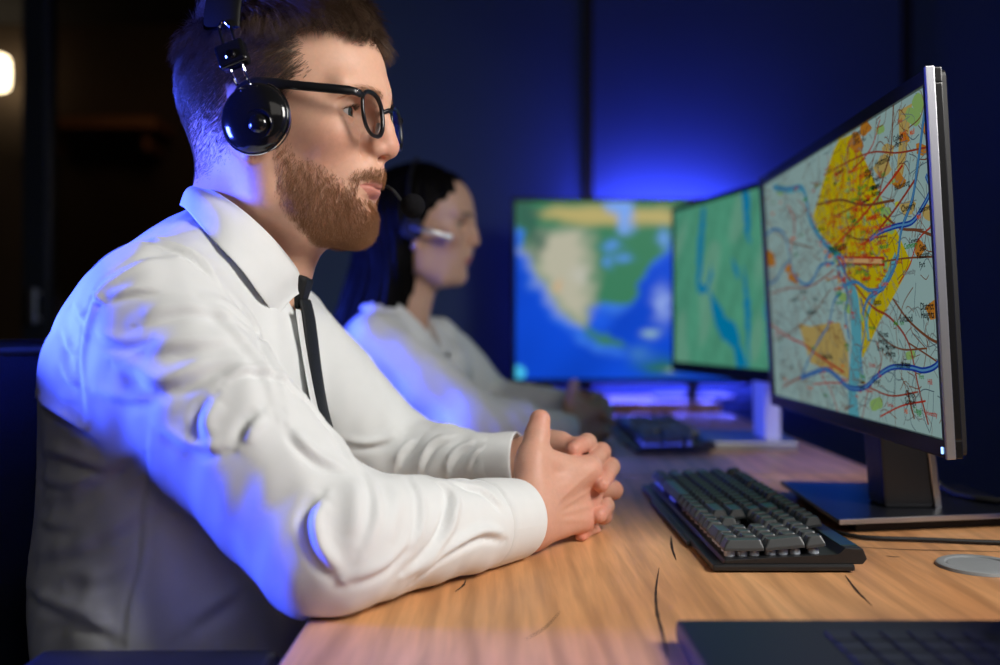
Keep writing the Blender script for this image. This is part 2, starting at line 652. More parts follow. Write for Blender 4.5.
hlo, hhi = HF.o + np.array([-.16, -.13, -.215]), HF.o + np.array([.16, .13, .165])
HV, HQ = mesh_sdf(man_head, hlo, hhi, .0013)
HN = normals(man_head, HV)
Hq = HF.loc(HV)
HV = (HV + HN * lip_line(man_head, HF, HV, HN)[:, None]).astype(F32)

# ---- hands -------------------------------------------------------------
def rel(o, *d): return tuple(np.array(o) + np.array(d))

W_N = P(527, 520, .950)           # near wrist
W_F = P(531, 466, 1.062)          # far wrist
S_N, E_N = np.array([-.289, .806, .984]), np.array([-.135, .768, .803])
S_F, E_F = np.array([-.285, 1.10, 1.000]), np.array([-.125, 1.155, .812])
C_N, C_F = P(490, 523, .908), P(490, 466, 1.074)      # sleeve ends
nMC = [P(587, 470, 1.012), P(590, 487, 1.028), P(588, 504, 1.026), P(581, 520, 1.010)]
nPI = [P(601, 452, 1.050), P(613, 490, 1.066), P(603, 515, 1.068), P(592, 531, 1.050)]
nDI = [rel(nPI[0], -.012, .026, -.006), rel(nPI[1], -.012, .027, -.003), rel(nPI[2], -.012, .026, -.002), rel(nPI[3], -.012, .020, -.001)]
nTI = [rel(nDI[0], -.022, .010, -.004), rel(nDI[1], -.024, .010, -.003), rel(nDI[2], -.022, .010, -.002), rel(nDI[3], -.018, .008, 0)]
nTH = [P(531, 492, .958), P(532, 462, .972), P(537, 436, .985), P(540, 420, .992)]

fMC = [P(574, 452, 1.092), P(580, 470, 1.100), P(580, 488, 1.098), P(574, 505, 1.085)]
fPI = [P(587, 443, 1.045), P(610, 467, 1.052), P(605, 506, 1.050), P(586, 530, 1.035)]
fDI = [P(580, 446, 1.026), P(605, 478, 1.022), P(601, 513, 1.022), P(583, 533, 1.018)]
fTI = [P(573, 450, 1.012), P(601.5, 485, 1.005), P(598, 516, 1.006), P(581, 535, 1.008)]
fTH = [P(535, 455, 1.068), P(548, 446, 1.058), P(561, 444, 1.046), P(570, 447, 1.036)]


def hand(p, W, E, back, MC, PI, DI, TI, TH, pr=(.0098, .0100, .0095, .0085)):
    palm = None
    for i in range(4):
        w = np.array(W) + (np.array(MC[i]) - np.array(MC).mean(0)) * .55
        c = cone(p, w, MC[i], .0150, .0118)
        palm = c if palm is None else smin(palm, c, .016)
    # dorsal tendons / knuckles
    for i in range(4):
        palm = smin(palm, ell(p, np.array(MC[i]) + np.array(back) * .0025, (.0105, .0105, .0105)), .010)
    d = smin(palm, cone(p, W + (E - W) / np.linalg.norm(E - W) * .045, W, .0265, .0245), .02)
    d = smin(d, cone(p, np.array(W) + (TH[0] - np.array(W)) * .3, TH[1], .017, .0135), .016)
    for i in range(4):
        r = pr[i]
        f = chain(p, [MC[i], PI[i], DI[i], TI[i]], [r * 1.06, r * .98, r * .90, r * .80])
        f = smin(f, ell(p, PI[i], (r * 1.05,) * 3), .004)
        d = smin(d, f, .0048)
    d = smin(d, cone(p, TH[1], MC[0], .0125, .0105), .014)
    d = smin(d, cone(p, np.array(TH[2]) * .35 + np.array(TH[1]) * .65, np.array(MC[0]) * .6 + np.array(TH[1]) * .4, .0090, .0085), .012)
    t = chain(p, TH, [.0150, .0135, .0122, .0108])
    t = smin(t, ell(p, TH[2], (.0122,) * 3), .006)
    d = smin(d, t, .009)
    return d


def near_hand(p):
    return hand(p, W_N, E_N, (.5, -.8, .1), nMC, nPI, nDI, nTI, nTH)


def far_hand(p):
    return hand(p, W_F, E_F, (.5, .8, .1), fMC, fPI, fDI, fTI, fTH)


def hands(p):
    a, b = near_hand(p), far_hand(p)
    return np.maximum(smin(a, b, .0016), (DESK + .0012 - p[:, 2]))


allp = np.array(nMC + nPI + nDI + nTI + fMC + fPI + fDI + fTI + nTH + fTH + [W_N, W_F])
GV, GQ = mesh_sdf(hands, allp.min(0) - .06, allp.max(0) + .03, .0013)


def hand_detail(V):
    """knuckle creases and tendons"""
    N = normals(hands, V, .0012).astype(float); V = V.astype(float); d = np.zeros(len(V))
    def crease(J, ax, r, offs, amp, w):
        nonlocal d
        J = np.array(J); ax = np.array(ax) / np.linalg.norm(ax); x = V - J
        near_ = np.exp(-(np.linalg.norm(x, axis=1) / (r * 1.25)) ** 6)
        for o_ in offs: d -= amp * near_ * np.exp(-((x @ ax - o_) / w) ** 2)
    for J in (1, 2):
        crease(nTH[J + 0], nTH[J + 1] - nTH[J], .0135, (-.0032, -.0008, .0016), .00055, .0007)
    for i in range(4):
        crease(fDI[i], np.array(fTI[i]) - np.array(fDI[i]), .0095, (-.0018, .0006), .00045, .0006)
        crease(fPI[i], np.array(fDI[i]) - np.array(fPI[i]), .0105, (-.0022, 0, .0022), .00045, .0007)
        crease(nPI[i], np.array(nPI[i]) - np.array(nMC[i]), .0105, (-.0030, -.0008, .0014), .00045, .0007)
        ln = np.linspace(W_N, np.array(nMC[i]), 10)[2:]
        ln = ln + np.array([.010, -.016, .003]); p = ln.astype(F32)
        for _ in range(12):
            f0, g = grad(near_hand, p, .001); p = p - f0[:, None] * g
        d += fold(V, N, p.astype(float), .0009, .0030, 'ridge')
    for tip, prev in list(zip(fTI, fDI)):
        # finger nails: a shallow step round the nail plate on the outer side of the tip
        a_ = np.array(tip) - np.array(prev); a_ /= np.linalg.norm(a_)
        up_ = np.array([.62, -.25, .75]); up_ -= a_ * (up_ @ a_); up_ /= np.linalg.norm(up_); sd = np.cross(a_, up_)
        x = V - np.array(tip) - a_ * .0005
        e_ = np.sqrt(((x @ sd) / .0050) ** 2 + ((x @ a_) / .0062) ** 2)
        m_ = (x @ up_ > .002)
        d += np.where(m_, .00014 * (1 - np.clip((e_ - .85) / .15, 0, 1)) - .00022 * np.exp(-((e_ - 1.05) / .10) ** 2), 0)
    return (V + N * d[:, None]).astype(F32)


GV = hand_detail(GV)

# ---- torso and arms under the shirt --------------------------------------


def man_body(p):
    d = ell(p, (-.300, .95, .905), (.105, .155, .125))
    d = smin(d, ell(p, (-.305, .95, .70), (.125, .155, .21)), .06)
    d = smin(d, cone(p, (-.272, .95, .985), (-.285, .83, .965), .038, .036), .05)
    d = smin(d, cone(p, (-.272, .95, .985), (-.285, 1.07, .965), .038, .036), .05)
    d = smin(d, chain(p, [S_N + np.array([0, 0, -.01]), E_N, W_N], [.043, .038, .025]), .03)
    d = smin(d, chain(p, [S_F + np.array([0, 0, -.01]), E_F, W_F], [.043, .038, .025]), .03)
    d = smin(d, cone(p, HF.wor((-.045, 0, -.13)), (-.285, .95, .97), .050, .050), .02)
    return d


TV_, TQ = mesh_sdf(man_body, (-.52, .66, .52), (.08, 1.26, 1.08), .006)

skin_base, lip_c, red_c = (.71, .41, .285), (.50, .18, .145), (.60, .23, .165)
hc = skin_colors(Hq, skin_base, lip_c, red_c)
gc = np.tile(np.array([.64, .345, .25]), (len(GV), 1))
for tpt in fTI + fDI + [nTH[3]] + nPI + nMC:
    w = (.55 * np.exp(-(((GV - np.array(tpt)) / .013) ** 2).sum(1)))[:, None]
    gc = gc * (1 - w) + np.array([.68, .25, .18]) * w
tcol = np.tile(np.array(skin_base), (len(TV_), 1))
BV = np.concatenate([HV, GV, TV_]); BQ = np.concatenate([HQ, GQ + len(HV), TQ + len(HV) + len(GV)])
man = np_mesh('person', BV, BQ, skin_m)
set_color(man, 'tint', np.concatenate([hc, gc, tcol]))
tag(man, 'bearded man in white shirt and black tie, hands clasped on the desk', 'person')

# eyes
for sgn in (-1, 1):
    e = HF.wor((.0755, .0315 * sgn, .0215))
    g = np.array([.985, -.05, -.05]); gz = HF.vec(g / np.linalg.norm(g))
    gx = np.cross((0, 0, 1), gz); gx /= np.linalg.norm(gx)
    make_eye('eyeball', e, [gz, gx], man, None, [white_m, iris_m, pupil_m])

# ---- hair ------------------------------------------------------------------
def uq(px, py):
    """photo pixel on the head surface -> local (f,u)"""
    w = trace(man_head, px, py, .7, 1.3)
    if w is None:
        w = P(px, py, .95)
    q = HF.loc(w[None].astype(F32))[0]
    return (float(q[0]), float(q[2]))


hairline = [uq(*a) for a in [(300, 84), (312, 70), (308, 54), (306, 34), (322, 31), (338, 37), (356, 46), (374, 49)]]
nape = [uq(*a) for a in [(203, 183), (214, 178), (228, 163), (243, 148), (262, 140), (282, 128), (288, 105)]]
hair_poly = nape + hairline + [(.16, .10), (.14, .22), (-.2, .22), (-.2, -.04)]
beard_line = [uq(*a) for a in [(284, 100), (290, 135), (298, 153), (321, 160), (336, 174), (346, 180), (353, 170), (368, 166), (383, 166.5)]]
beard_low = [uq(*a) for a in [(318, 246), (300, 232), (285, 215), (272, 190), (266, 160), (270, 130)]]
beard_poly = beard_line + [(.16, -.02), (.16, -.12), (.045, -.125)] + beard_low

# scalp volume under the strands
def top_amt(q):
    """how far the hair stands off the scalp"""
    t = np.clip((q[:, 2] - .080) / .045, 0, 1)
    side = np.clip((q[:, 2] - .035) / .05, 0, 1)
    fr = np.clip((q[:, 0] - .02) / .07, 0, 1)
    return .0010 + .003 * side + t * (.008 + .002 * fr)


def hair_cap(p):
    q = HF.loc(p)
    d = head_field(q, True)
    return d - top_amt(q) * .72


# strands on the head
def grow_hair():
    r = sample_surface(HV, HQ, 140000)
    q = HF.loc(r.astype(F32))
    fu = q[:, [0, 2]]
    ins = in_poly(fu, hair_poly)
    ed = poly_dist(fu, hair_poly)
    keep = ins & (rng.random(len(r)) < np.clip(ed / .016, .10, 1))
    # thin fade low on the sides
    fade = np.clip((q[:, 2] + .03) / .07, .55, 1)
    keep &= rng.random(len(r)) < fade
    keep &= ~((np.abs(q[:, 1]) > .070) & (np.abs(q[:, 0] - .004) < .022) & (np.abs(q[:, 2] - .012) < .034))
    r, q, ed = r[keep], q[keep], ed[keep]
    n = normals(man_head, r.astype(F32)).astype(float)
    ql = q.astype(float)
    t = np.clip((ql[:, 2] - .085) / .035, 0, 1)                # 1 on the top
    L = .006 + .010 * np.clip((ql[:, 2] - .0) / .08, 0, 1) + t * (.022 + .010 * rng.random(len(r))) * (1 - .45 * np.clip((ql[:, 0] - .045) / .04, 0, 1))
    nape_ = np.clip((.030 - ql[:, 2]) / .05, 0, 1)
    L *= np.clip(ed / .010, .35, 1) * (.75 + .5 * rng.random(len(r))) * (1 - .45 * nape_)
    # side hair lies back and down; top hair is combed forward and over
    dq = np.zeros((len(r), 3))
    dq[:, 0] = -.75 * (1 - t) + t * (.80 - .35 * np.clip((ql[:, 0] - .05) / .04, 0, 1) * 1.6)
    dq[:, 2] = -.62 * (1 - t) + t * (.10)
    dq[:, 1] = -t * .35
    dq += .22 * np.stack([vnoise(ql * 190, 51), vnoise(ql * 190, 52), vnoise(ql * 190, 53)], 1)
    dw = HF.vec(dq) + rng.normal(0, .07, (len(r), 3))
    dw -= n * (dw * n).sum(1, keepdims=True); dw /= np.linalg.norm(dw, axis=1, keepdims=True)
    lift = .20 + .25 * t + rng.random(len(r)) * .22 * (1 - .6 * nape_)
    off = top_amt(ql) * rng.random(len(r)) * .9

    def ctrl(s):
        h = lift * L * (s - .62 * s * s) + off * min(1, s * 4 + .25)
        return r + n * h[:, None] + dw * (L * s)[:, None] - np.array([0, 0, 1]) * (L * .10 * s * s * t)[:, None]
    return strands('hair', r, ctrl, (.00015 + .00009 * rng.random(len(r))) * (1 - .45 * nape_), hair_m, man, 4, 3)


hair = grow_hair()
hair['label'] = 'short brown hair combed up over faded sides'
hair['kind'] = 'stuff'

# a soft scalp cap so that no skin flashes through the top
CV, CQ = mesh_sdf(hair_cap, HF.o + np.array([-.14, -.12, .02]), HF.o + np.array([.15, .12, .19]), .003)
cq = HF.loc(CV)
ok = in_poly(cq[:, [0, 2]], hair_poly) & (cq[:, 2] > .082 + .012 * vnoise(cq.astype(float) * 160, 3)) & (poly_dist(cq[:, [0, 2]].astype(float), hairline, False) > .010)
CQ = CQ[ok[CQ].all(1)]
used = np.unique(CQ); rm = np.full(len(CV), -1); rm[used] = np.arange(len(used))
cap_m = add_noise(mat('hair_mass', (.060, .036, .022), .55, spec=.3), 90, .5, .9, stretch=(1, 6, 6), dist=.004)
np_mesh('hair_mass', CV[used], rm[CQ], cap_m, hair)


def grow_beard():
    r = sample_surface(HV, HQ, 260000)
    mo = Hq[HQ[:, 0]]
    sel = HQ[(mo[:, 2] > -.042) & (mo[:, 2] < -.014) & (mo[:, 0] > .070)]
    r = np.concatenate([r, sample_surface(HV, sel, 9000)])
    q = HF.loc(r.astype(F32)); fu = q[:, [0, 2]]
    ins = in_poly(fu, beard_poly); ed = poly_dist(fu, beard_poly)
    keep = ins & (rng.random(len(r)) < np.clip(ed / .010, .12, 1)) & (rng.random(len(r)) < np.clip(.45 + 9 * (-q[:, 2] - .02), .45, 1))
    a = np.abs(q[:, 1])
    lips = (q[:, 2] < -.0385) & (q[:, 2] > -.0565) & (a < .0275) & (q[:, 0] > .076)
    bare = (q[:, 2] < -.0560) & (q[:, 2] > -.067) & (a > .006) & (a < .020) & (q[:, 0] > .07)
    keep &= ~lips & ~(bare & (rng.random(len(r)) < .75))
    keep &= ~((a > .066) & (q[:, 0] < .026))
    r, q, ed, a = r[keep], q[keep].astype(float), ed[keep], a[keep]
    n = normals(man_head, r.astype(F32)).astype(float)
    low = np.clip((-q[:, 2] - .02) / .07, 0, 1)
    L = (.0048 + .0022 * low) * np.clip(ed / .010, .45, 1) * (.7 + .6 * rng.random(len(r)))
    mst = (q[:, 2] > -.040) & (q[:, 0] > .075)
    L[mst] = .0065 * (.7 + .5 * rng.random(mst.sum()))
    dq = np.zeros((len(r), 3))
    dq[:, 2] = -.9; dq[:, 0] = np.where(q[:, 0] > .06, .10, -.10 - .25 * (1 - low))
    dq[:, 1] = np.where(mst, np.sign(q[:, 1]) * .8, 0)
    dw = HF.vec(dq) + rng.normal(0, .24, (len(r), 3))
    dw -= n * (dw * n).sum(1, keepdims=True); dw /= np.linalg.norm(dw, axis=1, keepdims=True)
    lift = .55 + .5 * rng.random(len(r)) + .15 * low
    lift[mst] = .35 + .25 * rng.random(mst.sum())

    def ctrl(s):
        return r + n * (lift * L * (s - .45 * s * s))[:, None] + dw * (L * s)[:, None]
    return strands('beard', r, ctrl, .00010 + .00007 * rng.random(len(r)), beard_m, man, 3, 3)


beard = grow_beard()
beard['label'] = 'trimmed ginger brown beard and moustache'; beard['kind'] = 'stuff'


def grow_brow(sgn):
    n0 = 260
    t = rng.random(n0)
    f = .1085 - .020 * t - .012 * t * t; s = .012 + .036 * t; u = .0375 + .005 * np.sin(t * 2.4) + rng.normal(0, .0020 * (1 - .6 * t))
    q = np.stack([f + .004, s * sgn, u], 1)
    w = HF.wor(q).astype(F32)
    for _ in range(8):
        f0, g = grad(man_head, w, .001); w = w - (f0[:, None] * g)
    n = normals(man_head, w); r = w.astype(float)
    dw = HF.vec(np.stack([-.35 - .3 * t, sgn * np.full(n0, .85), .35 - .7 * t], 1)) + rng.normal(0, .2, (n0, 3))
    L = .008 * (.7 + .5 * rng.random(n0))
    return strands('eyebrow', r, lambda x: r + n * (.0012 * math.sin(x * 2.5) + .0003) + dw * (L * x)[:, None], .00011, beard_m, man, 3, 3)


for sgn in (-1, 1):
    grow_brow(sgn)['kind'] = 'stuff'


def grow_lashes(sgn, HF=HF, man=man, hair_m=hair_m):
    n0 = 90
    t = np.linspace(-1, 1, n0) + rng.normal(0, .01, n0)
    y = t * .0125; z = (.0048 - 28 * y * y) + .0002 - .10 * y
    x = np.sqrt(np.maximum(.0131 ** 2 - y * y - z * z, 1e-6))
    q = np.stack([.0755 + x, (.0315 + y) * sgn, .0215 + z], 1)
    r = HF.wor(q); d = HF.vec(np.stack([np.full(n0, .9), .5 * t * sgn, np.full(n0, -.10)], 1)); u = HF.vec(np.array([[0, 0, 1.0]]))
    L = .0065 * (.7 + .5 * rng.random(n0))
    return strands('eyelashes', r, lambda s: r + d * (L * s)[:, None] + u * (.0030 * s * s), .00016, hair_m, man, 3, 3)


for sgn in (-1, 1):
    grow_lashes(sgn)['kind'] = 'stuff'
# ------------------------------------------------------------------ the man's clothes
def cloth(name, col, rough=.75, weave=1400, bump=.15):
    m = mat(name, col, rough, spec=.25)
    m.node_tree.nodes['Principled BSDF'].inputs['Sheen Weight'].default_value = .08
    return add_noise(m, 60, .03, bump, 2., bscale=weave, dist=.0004)


shirt_m = cloth('white_shirt_cotton', (.74, .76, .76))
blouse_m = cloth('white_blouse_cotton', (.78, .80, .80))
tie_m = add_noise(mat('black_knit', (.008, .009, .010), .6, spec=.35), 900, .4, .6, stretch=(1, 1, 1.6), dist=.001)
trouser_m = cloth('dark_trousers', (.02, .022, .028))


def man_shirt(p):
    d = ell(p, (-.303, .95, .922), (.118, .176, .140))
    d = smin(d, ell(p, (-.300, .95, .72), (.140, .175, .22)), .07)
    d = smin(d, cone(p, (-.270, .95, 1.034), (-.283, .820, .990), .048, .049), .035)
    d = smin(d, cone(p, (-.270, .95, 1.034), (-.288, 1.085, .996), .050, .052), .040)
    # cloth drawn from the back to the elbow
    d = smin(d, cone(p, (-.328, .850, .912), (-.285, .815, .920), .053, .056), .035)
    d = smin(d, cone(p, (-.338, 1.05, .915), (-.290, 1.085, .925), .058, .058), .04)
    a = chain(p, [S_N, (S_N + E_N) / 2 + np.array([-.006, 0, -.004]), E_N], [.057, .061, .0555])
    d = smin(d, cone(p, P(96, 362, .825), E_N + np.array([-.012, 0, -.002]), .034, .046), .03)
    a = smin(a, chain(p, [E_N, (E_N + C_N) / 2 + np.array([0, 0, -.001]), C_N], [.0555, .0495, .0385]), .018)
    d = smin(d, a, .022)
    b = chain(p, [S_F, (S_F + E_F) / 2, E_F], [.060, .060, .054])
    b = smin(b, chain(p, [E_F, (E_F + C_F) / 2, C_F], [.054, .047, .036]), .018)
    d = smin(d, b, .022)
    d = np.maximum(d, .53 - p[:, 2])
    return smax(d, -(p[:, 2] - (DESK + .0015)) - 10 * np.maximum(0, -.151 - p[:, 0]), .008)


SV, SQ = mesh_sdf(man_shirt, (-.55, .62, .52), (.10, 1.30, 1.16), .0026)
SN = normals(man_shirt, SV).astype(float)
SVd = SV.astype(float)
# each line: photo pixels of a fold, height (m), half width (m), profile
FOLDS = [
    ([(124, 234), (150, 240), (176, 247), (200, 262), (216, 282)], .0050, .006, 'crease'),     # yoke seam
    ([(172, 254), (150, 257), (129, 266), (108, 280), (98, 290), (88, 315), (83, 340), (81, 365), (84, 395), (86, 416)], .0042, .0045, 'crease'),  # armhole seam
    ([(140, 322), (165, 314), (190, 311), (220, 316), (250, 330)], .0055, .007, 'crease'),
    ([(150, 352), (175, 350), (200, 347), (235, 343)], .0060, .008, 'crease'),
    ([(118, 366), (135, 377), (153, 387), (175, 384), (190, 378), (214, 366), (240, 362)], .0075, .008, 'crease'),
    ([(214, 396), (203, 410), (199, 424), (205, 442)], .0050, .009, 'crease'),
    ([(262, 412), (248, 425), (240, 442)], .0055, .007, 'crease'),
    ([(290, 428), (300, 445), (320, 460), (345, 470)], .0050, .007, 'crease'),
    ([(322, 496), (311, 512), (309, 528), (316, 552), (336, 577)], .0085, .008, 'crease'),
    ([(354, 478), (357, 500), (352, 538)], .0040, .010, 'ridge'),
    ([(392, 478), (396, 505), (390, 545)], .0035, .010, 'ridge'),
    ([(430, 478), (449, 492), (450, 510), (444, 532), (425, 556), (405, 572)], .0055, .007, 'crease'),
    ([(415, 580), (440, 560), (468, 541), (486, 535), (503, 538)], .0060, .006, 'crease'),
    ([(452, 482), (478, 490), (492, 500), (502, 510)], .0040, .005, 'crease'),
    ([(60, 330), (66, 345), (72, 362)], .0030, .004, 'crease'),
    ([(58, 365), (66, 380), (78, 392)], .0030, .004, 'crease'),
    ([(70, 300), (80, 318), (84, 330)], .0025, .004, 'crease'),
    ([(36, 398), (50, 408), (70, 420), (90, 436)], .0085, .008, 'crease'),
    ([(196, 300), (222, 306), (246, 322), (262, 345)], .0035, .006, 'crease'),
    ([(110, 300), (122, 296), (140, 292), (165, 291)], .0028, .005, 'crease'),
    ([(96, 335), (110, 342), (126, 345), (150, 340)], .0035, .005, 'crease'),
    ([(92, 392), (112, 400), (135, 403), (160, 398)], .0045, .006, 'crease'),
    ([(225, 380), (250, 372), (275, 378), (298, 395)], .0040, .006, 'crease'),
    ([(160, 430), (180, 445), (200, 452), (222, 450)], .0040, .007, 'crease'),
    ([(300, 395), (318, 412), (335, 436), (352, 462)], .0035, .006, 'crease'),
    ([(365, 470), (372, 492), (372, 520), (362, 550)], .0030, .007, 'crease'),
    ([(408, 476), (418, 498), (418, 525), (408, 550)], .0030, .006, 'crease'),
    ([(345, 585), (372, 575), (395, 560), (415, 540)], .0030, .007, 'crease'),
    ([(62, 345), (70, 352), (80, 355)], .0025, .003, 'crease'), ([(60, 378), (70, 384), (81, 386)], .0025, .003, 'crease'), ([(52, 392), (64, 400), (80, 404)], .0025, .003, 'crease'),
    ([(74, 312), (80, 318), (88, 320)], .0022, .003, 'crease'), ([(90, 292), (98, 300), (104, 306)], .0020, .003, 'crease'),
    # torso
    ([(34, 478), (50, 485), (70, 486), (100, 480)], .0035, .006, 'crease'),
    ([(30, 520), (48, 528), (75, 530)], .0035, .006, 'crease'),
    ([(60, 575), (85, 582), (110, 578), (135, 565)], .0030, .008, 'crease'),
    ([(40, 630), (65, 622), (95, 628), (118, 640)], .0035, .007, 'crease'),
    ([(28, 458), (55, 456), (85, 464), (112, 470)], .0060, .007, 'crease'),
    ([(48, 502), (80, 494), (116, 470), (140, 455)], .0055, .010, 'crease'),
    ([(22, 560), (50, 558), (80, 551), (131, 526), (170, 500)], .0060, .009, 'crease'),
    ([(26, 590), (40, 602), (60, 612), (95, 616)], .0045, .007, 'crease'),
    ([(190, 628), (230, 600), (265, 575)], .0045, .012, 'crease'),
    ([(150, 430), (148, 470), (142, 520), (140, 560), (128, 610), (124, 645)], .0022, .0035, 'crease'),
    # far sleeve
    ([(345, 442), (360, 446), (380, 444), (400, 436)], .0045, .007, 'crease'),
    ([(398, 466), (405, 452), (416, 440)], .0050, .006, 'crease'),
    ([(420, 472), (426, 458), (434, 446), (450, 438)], .0050, .006, 'crease'),
    ([(448, 475), (452, 462), (462, 450), (478, 444)], .0048, .006, 'crease'),
    ([(468, 475), (474, 460), (484, 450)], .0040, .005, 'crease'),
    # chest
    ([(235, 300), (255, 330), (272, 365), (285, 405)], .0040, .008, 'crease'),
    ([(205, 300), (235, 335), (262, 372), (275, 410)], .0030, .010, 'crease'),
]
disp = np.zeros(len(SV))
for pts, amp, w, kind in FOLDS:
    ln = [trace(man_shirt, *q) for q in spline(pts, len(pts) * 3)]
    ln = [q for q in ln if q is not None]
    if len(ln) > 2:
        keep = [ln[0]]
        for q in ln[1:]:
            if np.linalg.norm(q - keep[-1]) < .07: keep.append(q)
        mx_, my_ = np.mean([q[0] for q in pts]), np.mean([q[1] for q in pts])
        soft_ = .62 if (mx_ < 180 and my_ > 440) or (mx_ < 235 and 300 < my_ < 400) else .95
        disp += fold(SVd, SN, keep, amp * soft_, w * (.78 if soft_ > .9 else 1.0), kind)
disp += .0016 * vnoise(SVd * np.array([46, 46, 30]), 11) + .0008 * vnoise(SVd * np.array([110, 90, 70]), 12)
# seam puckers along the armhole
SV2 = SVd + SN * disp[:, None]
SV2[:, 2] = np.where((SV2[:, 0] > -.146) & (SV2[:, 2] < DESK + .001), DESK + .001, SV2[:, 2])
shirt = np_mesh('shirt', SV2, SQ, shirt_m, man)
shirt['label'] = 'white long-sleeved button shirt'

# ---- collar -----------------------------------------------------------------
def grid_mesh(name, G, m, parent, thick=0.0, subd=0):
    G = np.asarray(G); a, b = G.shape[:2]
    i = np.arange(a - 1)[:, None]; j = np.arange(b - 1)[None]
    k = i * b + j
    Q = np.stack([k, k + 1, k + b + 1, k + b], -1).reshape(-1, 4)
    o = np_mesh(name, G.reshape(-1, 3), Q, m, parent)
    if thick:
        s = o.modifiers.new('thickness', 'SOLIDIFY'); s.thickness = thick; s.offset = 0
    if subd:
        s = o.modifiers.new('smooth', 'SUBSURF'); s.levels = s.render_levels = subd
    return o


def mirror_y(p, y0): return np.array([p[0], 2 * y0 - p[1], p[2]])


def make_collar(top, low, yc, m, parent, inner=.012, name='collar', thick=.0016):
    """top / low: near-side points from the back middle to the front; mirrored to the far side"""
    top = [np.array(p) for p in top]; low = [np.array(p) for p in low]
    T = spline([mirror_y(p, yc) for p in top[:0:-1]] + top, 61)
    B = spline([mirror_y(p, yc) for p in low[:0:-1]] + low, 61)
    cen = T.mean(0)
    G = []
    for t, b in zip(T, B):
        out = b - t; down = np.array([0, 0, -1.0])
        ax = t - cen; ax[2] = 0; ax /= np.linalg.norm(ax)
        inn = t - ax * inner * .45 + down * .028
        roll = np.linalg.norm(out)
        sec = spline([inn, t - ax * .0035 + down * .010, t - ax * .0005 + np.array([0, 0, .0010]), t + ax * .0030 + down * .0022 + out * .03,
                      t + out * .5 + ax * .0045 + np.array([0, 0, .0040]), b + ax * .0035], 16)
        G.append(sec)
    return grid_mesh(name, G, m, parent, thick, 1)


ctop = [P(199, 184, .95), P(206, 187, .915), P(239, 209, .885), P(270, 237, .893), P(293, 265, .920), P(301, 282, .941), P(304, 287, .945)]
clow = [P(186, 207, .95), P(190, 210, .90), P(214, 240, .850), P(239, 268, .845), P(257, 295, .862), P(268, 312, .886), P(272, 318, .892)]
collar = make_collar(ctop, clow, .95, shirt_m, shirt)

# ---- cuffs ---------------------------------------------------------------------
def make_cuff(name, a, b, ra, rb, m, parent, th=.0022, sq=1.0):
    a = np.array(a); b = np.array(b); ax = b - a; L = np.linalg.norm(ax); ax /= L
    z = np.array([0, 0, 1.0]) - ax * ax[2]; z /= np.linalg.norm(z); y = np.cross(ax, z)
    prof = [(ra - .004, -.004), (ra, 0), (ra + .0006, .003), ((ra + rb) / 2 + .001, L * .5), (rb + .0004, L - .004), (rb, L - .0012), (rb - th * .5, L), (rb - th, L - .0012), (rb - th, L * .6), (rb - th - .001, L * .25)]
    n = 64; G = []
    for r, h in prof:
        ring = []
        for k in range(n + 1):
            t = 2 * math.pi * k / n
            rr = r * (1 + .012 * math.sin(3 * t + h * 60))
            q = a + ax * (h + .0035 * math.sin(t + .6)) + (y * math.cos(t) * sq + z * math.sin(t)) * rr
            q[2] = max(q[2], DESK + .0012)
            ring.append(q)
        G.append(ring)
    return grid_mesh(name, G, m, parent, 0, 1)


cuff_n = make_cuff('cuff', P(478, 524, .895), P(514, 519, .942), .0415, .0385, shirt_m, shirt)
cuff_f = make_cuff('cuff', P(487, 467, 1.075), P(519, 463, 1.062), .0365, .0340, shirt_m, shirt)
b = MB()
bc = P(503, 530, .900)
b.lathe([(0, 0), (.0045, 0), (.005, .0006), (.0045, .0014), (.003, .0012), (0, .001)], 20, Matrix.Translation(Vector(bc)) @ Matrix.Rotation(math.radians(80), 4, 'X'))
b.build('button', mat('shirt_button', (.75, .74, .70), .3), cuff_n)

# ---- placket and tie -------------------------------------------------------------
def strip(name, pts, wid, m, parent, thick, arch=0.0, nw=9, ydir=(0, 1, 0)):
    pts = np.asarray(pts); G = []
    for i, p in enumerate(pts):
        t = pts[min(i + 1, len(pts) - 1)] - pts[max(i - 1, 0)]; t /= np.linalg.norm(t)
        y = np.array(ydir, float); y -= t * (y @ t); y /= np.linalg.norm(y)
        n = np.cross(y, t); n = n if n[0] > 0 else -n
        w = wid[i] if hasattr(wid, '__len__') else wid
        G.append([p + y * w * u + n * arch * (1 - (2 * u) ** 2) for u in np.linspace(-.5, .5, nw)])
    return grid_mesh(name, G, m, parent, thick, 1)


tl = spline([P(300, 300, .948), P(304, 318, .948), P(307, 342, .948), P(311, 376, .948), P(317, 412, .948), P(325, 442, .948), P(334, 470, .948), P(338, 500, .948)], 40)
wd = np.interp(np.arange(40), [0, 39], [.048, .076])
tie = strip('tie', tl + np.array([.004, 0, 0]), wd, tie_m, man, .0030, .004)
tie['label'] = 'narrow black knitted tie'
k = MB()
kc = Vector(P(297, 292, .944))
M = Matrix.Translation(kc) @ Matrix.Rotation(math.radians(14), 4, 'Y')
for vs in [k.box((-.010, -.020, -.016), (.010, .020, .017), .006, 4)]:
    for v in vs:
        s = 1.0 + .28 * (v.co.z / .017)
        v.co.y *= s * .82; v.co.x *= .8 + .2 * s
        v.co = M @ v.co
k.build('knot', tie_m, tie, True)
pl = spline([P(292, 312, .928), P(296, 340, .926), P(302, 376, .925), P(309, 412, .925), P(318, 446, .925), P(326, 480, .925)], 30)
pk = strip('placket', pl + np.array([.0075, -.004, .002]), .030, shirt_m, shirt, .0018, .001)

